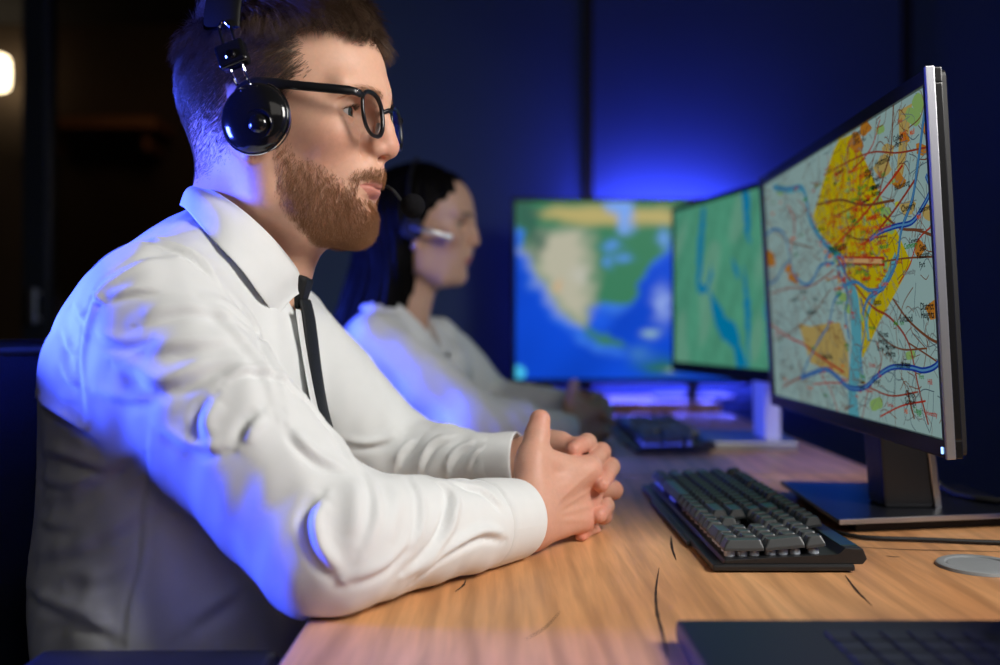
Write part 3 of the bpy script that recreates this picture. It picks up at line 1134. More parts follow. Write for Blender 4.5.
# ---- trousers and shoes ------------------------------------------------------------
def man_trousers(p, ox=0., oy=.95, k=1.0):
    d = ell(p, (-.30 + ox, oy, .56), (.155 * k, .185 * k, .115))
    for s in (-1, 1):
        hip = (-.27 + ox, oy + .095 * s * k, .535); kn = (.14 + ox, oy + .13 * s, .53); an = (.10 + ox, oy + .13 * s, .10)
        d = smin(d, chain(p, [hip, kn, an], [.088 * k, .066 * k, .048 * k], .02), .04)
    return d


TRV, TRQ = mesh_sdf(man_trousers, (-.5, .68, .02), (.26, 1.22, .70), .009)
np_mesh('trousers', TRV, TRQ, trouser_m, man)
shoe_m = mat('black_leather', (.012, .011, .010), .3)


def shoe(c, parent):
    f = lambda p: np.maximum(smin(ell(p, (c[0] + .06, c[1], .04), (.13, .045, .042)), ell(p, (c[0], c[1], .075), (.055, .042, .06)), .03), .003 - p[:, 2])
    v, q = mesh_sdf(f, (c[0] - .12, c[1] - .07, -.01), (c[0] + .22, c[1] + .07, .16), .008)
    np_mesh('shoe', v, q, shoe_m, parent)


for s in (-1, 1):
    shoe((.10, .95 + .13 * s), man)
# ------------------------------------------------------------------ eyeglasses
black_m = mat('black_acetate', (.010, .010, .011), .28, spec=.5)
gloss_m = mat('gloss_black_plastic', (.008, .008, .009), .12, spec=.6)
matte_m = mat('matte_black_plastic', (.012, .012, .013), .55, spec=.4)
chrome_m = mat('chrome', (.75, .76, .80), .12, 1.0)
pad_m = add_noise(mat('black_leatherette', (.012, .012, .013), .45), 300, .2, .4)
lens_m = bpy.data.materials.new('coated_lens'); lens_m.use_nodes = True
nt = lens_m.node_tree; nt.nodes.clear()
tr = nt.nodes.new('ShaderNodeBsdfTransparent'); tr.inputs[0].default_value = (.97, .98, .99, 1)
gl = nt.nodes.new('ShaderNodeBsdfGlossy'); gl.inputs[0].default_value = (.55, .75, 1, 1); gl.inputs['Roughness'].default_value = .03
fr = nt.nodes.new('ShaderNodeMath'); fr.operation = 'MULTIPLY'
f0 = nt.nodes.new('ShaderNodeFresnel'); f0.inputs[0].default_value = 3.4
gg = nt.nodes.new('ShaderNodeNewGeometry'); f1 = nt.nodes.new('ShaderNodeMath'); f1.operation = 'SUBTRACT'; f1.inputs[0].default_value = 1.0
nt.links.new(gg.outputs['Backfacing'], f1.inputs[1]); nt.links.new(f0.outputs[0], fr.inputs[0]); nt.links.new(f1.outputs[0], fr.inputs[1])
mx = nt.nodes.new('ShaderNodeMixShader'); ou = nt.nodes.new('ShaderNodeOutputMaterial')
nt.links.new(fr.outputs[0], mx.inputs[0]); nt.links.new(tr.outputs[0], mx.inputs[1]); nt.links.new(gl.outputs[0], mx.inputs[2]); nt.links.new(mx.outputs[0], ou.inputs[0])

GC = HF.wor((.106, 0, .022))
glasses = empty('eyeglasses', GC)
tag(glasses, 'black-rimmed eyeglasses on the bearded man\'s nose', 'glasses')


def gpt(f, s, u):
    """head-local point relative to the glasses' origin"""
    return Vector(HF.wor((f, s, u)) - GC)


def lens_outline(sgn, grow=0.0, n=56):
    """rounded lens in the front plane, which wraps back to the sides"""
    out = []
    for k in range(n):
        t = 2 * math.pi * k / n
        x, z = math.cos(t), math.sin(t)
        e = .82
        rx, rz = (.0210 + grow), (.0200 + grow)
        px = rx * math.copysign(abs(x) ** e, x); pz = rz * math.copysign(abs(z) ** e, z)
        px *= 1 + .05 * z
        s = .0345 + px
        out.append((.1095 - .10 * (s - .010) - .08 * (pz - .02), s * sgn, .0178 + pz))
    return out


for sgn in (-1, 1):
    b = MB()
    b.tube([gpt(*p) for p in lens_outline(sgn)], .0018, 10, True, flat=(1.25, 1.0))
    rim = b.build('rim', black_m, glasses)
    b = MB()
    pts = lens_outline(sgn, -.0004)
    for off in (-.0006, .0006):
        vs = [b.bm.verts.new(gpt(p[0] + off, p[1], p[2])) for p in pts]
        b.bm.faces.new(vs if off > 0 else vs[::-1])
    b.build('lens', lens_m, rim)
    # temple arm
    b = MB()
    ta = [(.1075, .0560, .0300), (.1050, .0620, .0312), (.098, .0680, .0325), (.065, .0735, .036), (.035, .0765, .0395), (.014, .0785, .0415), (.002, .0785, .038), (-.004, .078, .032)]
    b.tube([gpt(f, s * sgn, u) for f, s, u in spline(ta, 36)], [.0028] * 4 + [.0036] * 6 + [.0042] * 10 + [.0048] * 16, 12, flat=(.42, 1.05), up=(0, 0, 1))
    b.build('temple', black_m, glasses)
    b = MB()
    b.lathe([(0, 0), (.0009, 0), (.0009, .0006), (0, .0008)], 10, Matrix.Translation(gpt(.1050, .0655 * sgn, .0325)) @ Matrix.Rotation(math.radians(90), 4, 'X'))
    b.build('rivet', chrome_m, glasses)
    b = MB()
    b.tube([gpt(.1060, .0125 * sgn, .014), gpt(.1050, .0105 * sgn, .009), gpt(.1040, .0115 * sgn, .004)], [.0018, .0026, .0016], 8, flat=(1, .6))
    b.build('nose_pad', mat('clear_pad', (.5, .48, .45), .2), glasses)
b = MB()
b.tube([gpt(*p) for p in spline([(.1090, -.0105, .024), (.1130, -.004, .0275), (.1135, 0, .0280), (.1130, .004, .0275), (.1090, .0105, .024)], 15)], .0023, 10)
b.build('bridge', black_m, glasses)

# ------------------------------------------------------------------ the man's headset
headset = empty('headset', HF.wor((.020, 0, 0)))
HO = HF.wor((.020, 0, 0))
tag(headset, 'black over-head headset with round glossy ear cup on the bearded man', 'headset')


def hpt(f, s, u):
    return Vector(HF.wor((f, s, u)) - HO)


def side_matrix(f, s, u, tilt=0.0, back=0.0):
    """z axis outwards from the side of the head"""
    sg = 1 if s > 0 else -1
    z = Vector(HF.vec((-back, sg, tilt))).normalized()
    x = Vector(HF.vec((1, 0, 0))); x = (x - z * x.dot(z)).normalized(); y = z.cross(x)
    return Matrix.Translation(hpt(f, s, u)) @ Matrix((x, y, z)).transposed().to_4x4()


for sgn in (-1, 1):
    Mx = side_matrix(.0190, .0815 * sgn, .0062, .05, .0)
    b = MB()
    S = Matrix.Diagonal((.87, .87, 1, 1))
    b.lathe([(.012, -.010), (.026, -.010), (.032, -.006), (.0335, 0), (.032, .004), (.029, .006), (.012, .006)], 56, Mx @ S)
    cup = b.build('ear_cup', gloss_m, headset) if False else None
    cup_b = MB()
    cup_b.lathe([(0, .004), (.0325, .004), (.0355, .006), (.0362, .009), (.0350, .0125), (.0320, .0150), (.0270, .0175), (.0200, .0195), (.0120, .0205), (0, .0208)], 64, Mx @ S)
    cup = cup_b.build('ear_cup', gloss_m, headset, True)
    b.build('ear_pad', pad_m, cup, True)
    # raised boss on the shell
    bm_ = MB()
    off = Matrix.Translation((.0085, -.0090, .0165)) if sgn < 0 else Matrix.Translation((-.0085, -.0090, .0165))
    bm_.lathe([(.0165, -.002), (.0165, .0012), (.0150, .0030), (.0118, .0022), (.0105, .0015), (.0098, .0030), (.0075, .0055), (.004, .0068), (0, .0072)], 48, Mx @ S @ off @ Matrix.Rotation(math.radians(8), 4, 'X'))
    bm_.build('boss', gloss_m, cup, True)
    rg = MB()
    ring = [(.0368 * math.cos(t), .0368 * math.sin(t), .0075) for t in np.linspace(math.radians(-200), math.radians(70), 44)]
    rg.tube([Mx @ S @ Vector(p) for p in ring], .0011, 8)
    rg.build('wire_yoke', chrome_m, cup, True)
    # twin wires, slider block and top loop
    yk = MB()
    wires = []
    for dx in (-.0062, .0062):
        base = Mx @ Vector((dx - .012, .0305, .008))
        top = hpt(-.0015 + dx, .0950 * sgn, .0670)
        top2 = hpt(-.0095 + dx * .9, .0915 * sgn, .0880)
        mid = hpt(.005 + dx, .0965 * sgn, .0490)
        p = spline([base, mid, top, top2], 24)
        wires.append(p)
        yk.tube(p, .0014, 8)
    e0, e1 = wires[0][-1], wires[1][-1]
    upv = Vector(wires[0][-1] - wires[0][-2]).normalized()
    arc = [Vector(e0) * (1 - t) + Vector(e1) * t + upv * .006 * math.sin(math.pi * t) for t in np.linspace(0, 1, 9)]
    yk.tube(arc, .0014, 8)
    yk.build('slider_wires', chrome_m, headset, True)
    sb = MB()
    c0 = Vector((wires[0][13] + wires[1][13]) / 2); tv = Vector(wires[0][15] - wires[0][11]).normalized()
    ov = Vector(HF.vec((0, sgn, .3))); ov = (ov - tv * ov.dot(tv)).normalized(); xv = tv.cross(ov)
    Ms = Matrix.Translation(c0) @ Matrix((xv, tv, ov)).transposed().to_4x4()
    sb.box((-.0135, -.0115, -.006), (.0135, .0115, .007), .004, 4, M=Ms)
    blk = sb.build('slider_block', gloss_m, headset, True)
    sc_ = MB()
    sc_.lathe([(0, 0), (.0045, 0), (.0045, .0012), (.0035, .002), (0, .0012)], 24, Ms @ Matrix.Translation((0, -.002, .0068)))
    sc_.build('screw', chrome_m, blk, True)
# head band over the crown
bd = MB()
arc = [hpt(-.014 - .004 * math.sin(t), -math.cos(t) * .0885, .072 + .094 * math.sin(t) ** .8) for t in np.linspace(.12, math.pi - .12, 48)]
prev = None
G = []
for i, p in enumerate(arc):
    t = (arc[min(i + 1, 47)] - arc[max(i - 1, 0)]).normalized()
    x = Vector(HF.vec((1, 0, 0))); n = t.cross(x).normalized()
    G.append([np.array(p + x * w * .0170 + n * h) for w, h in ((-1, -.0015), (-1.05, .001), (-.9, .0035), (0, .0045), (.9, .0035), (1.05, .001), (1, -.0015), (0, -.003), (-1, -.0015))])
band = grid_mesh('headband', G, mat('headband_black', (.004, .004, .005), .6, spec=.25), headset, 0, 1)
# microphone boom from the far cup, foam ball in front of the mouth
mic_w = P(413, 206, 1.005) - HO
bo = MB()
bp_ = spline([hpt(.024, .103, .000), hpt(.050, .097, -.020), hpt(.088, .074, -.034), np.array(mic_w) + np.array([-.012, .004, .006]), mic_w], 30)
bo.tube(bp_, .0017, 8)
boom = bo.build('microphone_boom', matte_m, headset, True)
bmf = MB()
bmesh.ops.create_uvsphere(bmf.bm, u_segments=40, v_segments=28, radius=.0125)
for v in bmf.bm.verts:
    n = v.co.normalized(); v.co = n * (.0125 + .0007 * math.sin(n.x * 23) * math.sin(n.y * 19) * math.sin(n.z * 21)); v.co += Vector(mic_w)
foam_m = add_noise(mat('black_foam', (.010, .010, .012), .95, spec=.1), 900, .3, 1.0, dist=.002)
bmf.build('foam_windscreen', foam_m, boom, True)
# ------------------------------------------------------------------ the woman at the next desk
WF = Frame((-.152, 1.85, 1.138), 7.0, .95)
SH = np.array([P(592, 420, 1.83)[0] - P(577, 485, 1.02)[0], 1.83 - 1.03, 0.0])
HK = .90
hc0 = np.array([P(577, 485, 1.02)[0], 1.03, DESK])


def w_head(p): return head_field(WF.loc(p), False) * F32(.95)
def w_map(p): return ((p - (hc0 + SH).astype(F32)) / F32(HK) + hc0.astype(F32)).astype(F32)
def w_hands(p): return hands(w_map(p)) * F32(HK)


wWN = (W_N - hc0) * HK + hc0 + SH
wWF = (W_F - hc0) * HK + hc0 + SH
wS_N, wE_N = np.array([-.222, 1.724, .942]), np.array([-.045, 1.675, .803])
wS_F, wE_F = np.array([-.122, 1.962, .932]), np.array([-.020, 2.02, .806])
wC_N, wC_F = wWN + np.array([-.012, -.012, .002]), wWF + np.array([-.012, .004, .002])


def w_body(p):
    d = ell(p, (-.205, 1.85, .875), (.080, .120, .115))
    d = smin(d, ell(p, (-.235, 1.85, .70), (.105, .135, .20)), .06)
    d = smin(d, cone(p, (-.200, 1.85, .955), (-.205, 1.745, .925), .030, .030), .04)
    d = smin(d, cone(p, (-.200, 1.85, .955), (-.135, 1.940, .925), .030, .030), .04)
    d = smin(d, chain(p, [wS_N, wE_N, wWN], [.038, .030, .021]), .03)
    d = smin(d, chain(p, [wS_F, wE_F, wWF], [.038, .030, .021]), .03)
    d = smin(d, cone(p, WF.wor((-.045, 0, -.12)), (-.203, 1.85, .96), .040, .042), .03)
    return d


a_, b_q = mesh_sdf(w_head, WF.o + np.array([-.15, -.12, -.20]), WF.o + np.array([.15, .12, .15]), .0025)
a_n = normals(w_head, a_).astype(float)
a_ = (a_ + a_n * lip_line(w_head, WF, a_, a_n, .002, .002)[:, None]).astype(F32)
c_, d_q = mesh_sdf(w_hands, (allp.min(0) - .03 - hc0) * HK + hc0 + SH, (allp.max(0) + .03 - hc0) * HK + hc0 + SH, .0022)
e_, f_q = mesh_sdf(w_body, (-.42, 1.5, .5), (.2, 2.2, 1.06), .008)
wcol = skin_colors(WF.loc(a_), (.58, .36, .26), (.48, .13, .11), (.58, .28, .2))
woman = np_mesh('person', np.concatenate([a_, c_, e_]), np.concatenate([b_q, d_q + len(a_), f_q + len(a_) + len(c_)]), skin_m)
set_color(woman, 'tint', np.concatenate([wcol, np.tile([.54, .33, .235], (len(c_) + len(e_), 1))]))
tag(woman, 'dark-haired woman in white blouse sitting at the far desk behind the bearded man', 'person')
biris = mat('brown_iris', (.04, .022, .012), .15)
for sgn in (-1, 1):
    gz = WF.vec((1, 0, -.05)); gz /= np.linalg.norm(gz); gx = np.cross((0, 0, 1), gz); gx /= np.linalg.norm(gx)
    make_eye('eyeball', WF.wor((.0755, .0315 * sgn, .0215)), [gz, gx], woman, None, [white_m, biris, pupil_m], .0119 * .95)

# hair: cap with a side parting, long fall behind the shoulder
def w_hair(p):
    q = WF.loc(p); k = F32(.95)
    m = q.copy(); m[:, 1] = np.abs(m[:, 1])
    cap = np.minimum(ell(q, (-.006, 0, .050), (.108, .088, .101)), ell(q, (.014, 0, .058), (.096, .080, .083)))
    # cut away the face
    front = m[:, 0] - (.076 - 1.1 * np.maximum(0, .082 - m[:, 2])) - .25 * np.maximum(0, .05 - m[:, 1])
    front = np.maximum(front, m[:, 0] - .10)
    cap = smax(cap, front, .012)
    cap = smax(cap, -.055 - m[:, 2], .02)
    fall = chain(q, [(-.045, 0, .03), (-.066, 0, -.07), (-.104, -.01, -.19), (-.125, -.02, -.30)], [.080, .076, .072, .045])
    d2 = chain(m, [(-.012, .070, .03), (-.030, .066, -.05), (-.055, .068, -.14)], [.020, .024, .020])
    d = smin(cap, smin(fall, d2, .03), .03)
    # keep the near ear and the neck clear
    return d * k


wh, wq = mesh_sdf(w_hair, WF.o + np.array([-.26, -.17, -.40]), WF.o + np.array([.16, .16, .18]), .0045)
wn = normals(w_hair, wh).astype(float)
wl = WF.loc(wh).astype(float)
wh = wh + wn * (.0022 * np.sin(np.arctan2(wl[:, 1], wl[:, 0] + .03) * 34 + 3 * np.sin(wl[:, 2] * 22)) + .0015 * vnoise(wl * np.array([120, 120, 25]), 5))[:, None]
whm = add_noise(mat('black_hair', (.0025, .002, .002), .55, spec=.07), 140, .5, .6, stretch=(1, 1, .12), dist=.003)
o = np_mesh('hair', wh, wq, whm, woman); o['label'] = 'long straight black hair'
for sgn in (-1, 1):
    n0 = 130; t = rng.random(n0)
    q = np.stack([.1085 - .020 * t - .012 * t * t + .003, (.012 + .034 * t) * sgn, .0405 + .005 * np.sin(t * 2.6) + rng.normal(0, .001, n0)], 1)
    r = WF.wor(q).astype(F32)
    for _ in range(8):
        f0, g = grad(w_head, r, .001); r = r - f0[:, None] * g
    r = r.astype(float) + normals(w_head, r).astype(float) * .0008
    dw = WF.vec(np.stack([np.full(n0, -.4), np.full(n0, .9 * sgn), .3 - .7 * t], 1))
    strands('eyebrow', r, lambda x: r + dw * (.006 * x), .0002, whm, woman, 2, 3)['kind'] = 'stuff'


def w_blouse(p):
    d = ell(p, (-.222, 1.85, .880), (.098, .140, .130))
    d = smin(d, ell(p, (-.162, 1.785, .885), (.056, .060, .06)), .04)
    d = smin(d, ell(p, (-.108, 1.895, .885), (.056, .060, .06)), .04)
    d = smin(d, ell(p, (-.235, 1.85, .70), (.125, .155, .21)), .06)
    d = smin(d, cone(p, (-.200, 1.85, .965), (-.222, 1.735, .944), .036, .042), .04)
    d = smin(d, cone(p, (-.200, 1.85, .965), (-.128, 1.952, .934), .036, .042), .04)
    d = smin(d, smin(chain(p, [wS_N, (wS_N + wE_N) / 2, wE_N], [.052, .058, .050]), chain(p, [wE_N, (wE_N + wC_N) / 2, wC_N], [.050, .048, .032]), .02), .025)
    d = smin(d, smin(chain(p, [wS_F, (wS_F + wE_F) / 2, wE_F], [.052, .055, .048]), chain(p, [wE_F, (wE_F + wC_F) / 2, wC_F], [.048, .046, .032]), .02), .025)
    # open neckline
    d = smax(d, -ell(p, (-.125, 1.822, 1.005), (.058, .034, .080)), .01)
    d = np.maximum(d, .53 - p[:, 2])
    return smax(d, -(p[:, 2] - (DESK + .0015)) - 10 * np.maximum(0, -.151 - p[:, 0]), .008)


bv, bq = mesh_sdf(w_blouse, (-.48, 1.5, .52), (.24, 2.2, 1.08), .005)
bn = normals(w_blouse, bv).astype(float)
bv = bv + bn * (.0035 * vnoise(bv.astype(float) * np.array([38, 38, 24]), 21) + .0016 * vnoise(bv.astype(float) * np.array([90, 80, 60]), 22))[:, None]
bv[:, 2] = np.where((bv[:, 0] > -.146) & (bv[:, 2] < DESK + .001), DESK + .001, bv[:, 2])
blouse = np_mesh('blouse', bv, bq, blouse_m, woman)
blouse['label'] = 'loose white open-necked blouse'
wtop = [(-.044, 0, 1.034), (-.030, -.036, 1.036), (.008, -.052, 1.026), (.044, -.046, 1.004), (.075, -.026, .968), (.100, -.004, .930), (.104, -.002, .925)]
wlow = [(-.060, 0, 1.010), (-.046, -.058, 1.004), (.004, -.092, .994), (.050, -.084, .962), (.086, -.058, .930), (.106, -.026, .912), (.110, -.020, .908)]
wcol_ = make_collar(wtop, wlow, 0, blouse_m, blouse, .008)
wcol_.matrix_world = Matrix.Translation((-.203, 1.85, 0)) @ Matrix.Rotation(math.radians(-21), 4, 'Z')
make_cuff('cuff', wC_N - (wWN - wE_N) / np.linalg.norm(wWN - wE_N) * .05, wWN, .036, .032, blouse_m, blouse)
make_cuff('cuff', wC_F - (wWF - wE_F) / np.linalg.norm(wWF - wE_F) * .05, wWF, .036, .032, blouse_m, blouse)
tv, tq = mesh_sdf(lambda p: man_trousers(p, .06, 1.85, .85), (-.45, 1.6, .02), (.33, 2.1, .70), .012)
np_mesh('trousers', tv, tq, trouser_m, woman)
for s in (-1, 1): shoe((.16, 1.85 + .13 * s), woman)
b = MB(); b.lathe([(0, 0), (.003, .0008), (.0038, .002), (.002, .0035), (0, .004)], 16, Matrix.Translation(Vector(WF.wor((.006, -.0855, -.022)))) @ Matrix.Rotation(math.radians(90), 4, 'X'))
b.build('earring', chrome_m, woman)

# her headset: ear pad, thin band over the hair, silver boom
WO = WF.wor((0, 0, 0))
wset = empty('headset', WO)
tag(wset, 'slim headset with silver microphone boom worn by the dark-haired woman', 'headset')
wp = lambda f, s, u: Vector(WF.wor((f, s, u)) - WO)
silver_m = mat('brushed_silver', (.70, .72, .75), .3, 1.0)
for sgn in (-1, 1):
    b = MB()
    z = Vector(WF.vec((0, sgn, 0))); x = Vector(WF.vec((1, 0, 0))); y = z.cross(x)
    Mw = Matrix.Translation(wp(.004, .088 * sgn, .012)) @ Matrix((x, y, z)).transposed().to_4x4()
    b.lathe([(0, -.004), (.018, -.004), (.021, 0), (.021, .006), (.017, .010), (0, .011)], 32, Mw)
    b.build('ear_pad', matte_m, wset, True)
b = MB()
b.tube([wp(-.004, -math.cos(t) * .098, .016 + .140 * math.sin(t) ** .8) for t in np.linspace(.02, math.pi - .02, 40)], .0042, 8, flat=(.5, 1.3))
b.build('headband', matte_m, wset, True)
b = MB()
wb = [wp(.004, -.099, .013), wp(.022, -.101, .008), wp(.045, -.097, .003), wp(.066, -.086, -.003), wp(.076, -.076, -.006)]
b.tube([Vector(p) for p in spline(wb, 20)], [.0045] * 16 + [.0062, .0066, .0066, .0055], 12)
b.build('microphone_boom', silver_m, wset, True)

for sgn in (-1, 1):
    grow_lashes(sgn, WF, woman, whm)['kind'] = 'stuff'
# ------------------------------------------------------------------ setting
def structure(o):
    o['kind'] = 'structure'; return o


YB = 3.05
wall_m = add_noise(mat('navy_wall_panel', (.085, .14, .27), .6, spec=.2), 3, .10, .05, bscale=120)
dark_m = add_noise(mat('dark_room_wall', (.085, .060, .042), .8), 2, .3)
seam_m = mat('dark_seam_profile', (.006, .006, .008), .5)
b = MB()
xs = [-.722, .276, 1.274, 2.272]
for i in range(3):
    b.box((xs[i] + .010, YB, 0), (xs[i + 1] - .010, YB + .03, 2.7), .003)
b.box((xs[0], YB + .02, 0), (xs[3] + .3, YB + .12, 2.7))
structure(b.build('wall_back', wall_m))
for i, x in enumerate(xs[:3]):
    b = MB(); b.box((x - .016, YB - .012, 0), (x + .016, YB + .02, 2.7), .003)
    structure(b.build('trim_%d' % (i + 1), seam_m))
b = MB(); b.box((-3.4, 5.6, 0), (2.6, 5.7, 2.7)); structure(b.build('wall_far', dark_m))
b = MB(); b.box((-3.5, -1.6, 0), (-3.4, 5.7, 2.7)); structure(b.build('wall_left', dark_m))
b = MB(); b.box((2.55, -1.6, 0), (2.65, 5.7, 2.7)); structure(b.build('wall_right', wall_m))
b = MB(); b.box((-3.5, -1.7, 0), (2.65, -1.6, 2.7)); structure(b.build('wall_front', dark_m))
fl_m = add_noise(mat('dark_carpet', (.028, .029, .033), .9), 300, .3, .3)
b = MB(); b.box((-3.5, -1.7, -.1), (2.65, 5.7, 0)); structure(b.build('floor', fl_m))
b = MB(); b.box((-3.5, -1.7, 2.7), (2.65, 5.7, 2.8)); structure(b.build('ceiling', mat('dark_ceiling', (.04, .04, .045), .9)))

# glazed door in a dark frame on the left, opening to the unlit room
post_m = add_noise(mat('dark_blue_metal', (.018, .024, .036), .4, .3), 5, .2)
b = MB()
x0, x1 = P(22, 0, YB)[0], P(47, 0, YB)[0]
b.box((x0, YB, 0), (x1, YB + .08, 2.7), .006)
structure(b.build('door_frame', post_m))
glass_m = bpy.data.materials.new('dark_glass'); glass_m.use_nodes = True
nt = glass_m.node_tree; nt.nodes.clear()
tr = nt.nodes.new('ShaderNodeBsdfTransparent'); tr.inputs[0].default_value = (.62, .58, .54, 1)
gl = nt.nodes.new('ShaderNodeBsdfGlossy'); gl.inputs['Roughness'].default_value = .08; gl.inputs[0].default_value = (.8, .8, .8, 1)
lw = nt.nodes.new('ShaderNodeFresnel'); lw.inputs[0].default_value = 1.45
mx = nt.nodes.new('ShaderNodeMixShader'); ou = nt.nodes.new('ShaderNodeOutputMaterial')
nt.links.new(lw.outputs[0], mx.inputs[0]); nt.links.new(tr.outputs[0], mx.inputs[1]); nt.links.new(gl.outputs[0], mx.inputs[2]); nt.links.new(mx.outputs[0], ou.inputs[0])
b = MB()
b.box((x1, YB + .030, .02), (xs[0] - .016, YB + .038, 2.68))
door = structure(b.build('door_1', glass_m))
b = MB()
hc_ = P(39, 306, YB)
b.box((hc_[0] - .010, YB - .045, hc_[2] - .055), (hc_[0] + .010, YB - .030, hc_[2] + .055), .006, 3)
b.box((hc_[0] - .006, YB - .035, hc_[2] + .035), (hc_[0] + .006, YB + .005, hc_[2] + .047), .002)
b.box((hc_[0] - .006, YB - .035, hc_[2] - .047), (hc_[0] + .006, YB + .005, hc_[2] - .035), .002)
b.build('handle', silver_m, door)

# warm lamp on the far wall
lampc = P(-1, 73, 5.45)
lamp = empty('wall_lamp', lampc)
tag(lamp, 'glowing warm wall lamp in the dark room at the far left', 'lamp')
b = MB(); b.lathe([(0, -.095), (.03, -.094), (.050, -.08), (.056, -.03), (.056, .04), (.050, .08), (.03, .094), (0, .095)], 40)
b.build('lamp_shade', emis('warm_lamp_glow', (1, .80, .50), 6.5), lamp, True)
b = MB(); b.box((-.02, .04, -.03), (.02, .15, .03), .005)
b.build('bracket', matte_m, lamp)
# wooden shelf seen through the glass
sc0 = P(108, 126, 5.5)
b = MB()
b.box((sc0[0] - .34, 5.30, sc0[2] - .05), (sc0[0] + .34, 5.6, sc0[2] + .01), .004)
b.box((sc0[0] - .28, 5.36, sc0[2] - .16), (sc0[0] - .25, 5.6, sc0[2] - .05), .003)
b.box((sc0[0] + .25, 5.36, sc0[2] - .16), (sc0[0] + .28, 5.6, sc0[2] - .05), .003)
o = b.build('wall_shelf', add_noise(mat('reddish_wood', (.45, .20, .085), .5), 8, .3, stretch=(1, 6, 6)))
tag(o, 'dim brown wooden shelf on the far wall behind the glass', 'shelf')

# ------------------------------------------------------------------ desks
def wood_material():
    m = mat('oak_board', (.5, .27, .13), .42, spec=.35)
    nt, N, L, bs = NT(m)
    tc = node(nt, 'ShaderNodeTexCoord'); oi = node(nt, 'ShaderNodeObjectInfo')
    add = node(nt, 'ShaderNodeVectorMath', operation='ADD')
    L.new(tc.outputs['Object'], add.inputs[0])
    sc = node(nt, 'ShaderNodeVectorMath', operation='SCALE'); sc.inputs['Scale'].default_value = 7
    cmb = node(nt, 'ShaderNodeCombineXYZ'); L.new(oi.outputs['Random'], cmb.inputs[0]); L.new(oi.outputs['Random'], cmb.inputs[1])
    L.new(cmb.outputs[0], sc.inputs[0]); L.new(sc.outputs[0], add.inputs[1])
    def noise(scale, det, stretch, dist=0.):
        mp = node(nt, 'ShaderNodeMapping'); mp.inputs['Scale'].default_value = stretch
        L.new(add.outputs[0], mp.inputs[0])
        n = node(nt, 'ShaderNodeTexNoise'); n.inputs['Scale'].default_value = scale; n.inputs['Detail'].default_value = det; n.inputs['Distortion'].default_value = dist
        L.new(mp.outputs[0], n.inputs['Vector']); return n
    broad = noise(3.0, 3, (2.2, .5, 1), .6)
    ramp = node(nt, 'ShaderNodeValToRGB'); e = ramp.color_ramp.elements
    e[0].position = .30; e[0].color = (.58, .270, .110, 1); e[1].position = .72; e[1].color = (.82, .465, .225, 1)
    x = e.new(.52); x.color = (.75, .390, .175, 1)
    L.new(broad.outputs['Fac'], ramp.inputs[0])
    fine = noise(26, 6, (6, .35, 1), .3)
    mr = node(nt, 'ShaderNodeMapRange'); mr.inputs[1].default_value = .35; mr.inputs[2].default_value = .68; mr.inputs[3].default_value = .85; mr.inputs[4].default_value = 1.08
    L.new(fine.outputs['Fac'], mr.inputs[0])
    mul = node(nt, 'ShaderNodeMix', data_type='RGBA', blend_type='MULTIPLY'); mul.inputs[0].default_value = 1
    L.new(ramp.outputs[0], mul.inputs[6]); L.new(mr.outputs[0], mul.inputs[7])
    # growth-ring streaks
    wv = node(nt, 'ShaderNodeTexWave', wave_type='BANDS', bands_direction='X'); wv.inputs['Scale'].default_value = 9; wv.inputs['Distortion'].default_value = 9; wv.inputs['Detail'].default_value = 3; wv.inputs['Detail Scale'].default_value = .7
    mp = node(nt, 'ShaderNodeMapping'); mp.inputs['Scale'].default_value = (1, .22, 1); L.new(add.outputs[0], mp.inputs[0]); L.new(mp.outputs[0], wv.inputs['Vector'])
    mr2 = node(nt, 'ShaderNodeMapRange'); mr2.inputs[1].default_value = .55; mr2.inputs[2].default_value = 1; mr2.inputs[3].default_value = 1; mr2.inputs[4].default_value = .80
    L.new(wv.outputs['Fac'], mr2.inputs[0])
    mul2 = node(nt, 'ShaderNodeMix', data_type='RGBA', blend_type='MULTIPLY'); mul2.inputs[0].default_value = 1
    L.new(mul.outputs[2], mul2.inputs[6]); L.new(mr2.outputs[0], mul2.inputs[7])
    L.new(mul2.outputs[2], bs.inputs['Base Color'])
    bp = node(nt, 'ShaderNodeBump'); bp.inputs['Strength'].default_value = .12; bp.inputs['Distance'].default_value = .0015
    L.new(fine.outputs['Fac'], bp.inputs['Height']); L.new(bp.outputs[0], bs.inputs['Normal'])
    return m


wood_m = wood_material()
crack_m = mat('wood_crack', (.035, .016, .008), .7)
edge_m = mat('desk_leg_steel', (.015, .015, .017), .4, .6)
DX0, DX1 = -.1465, .578


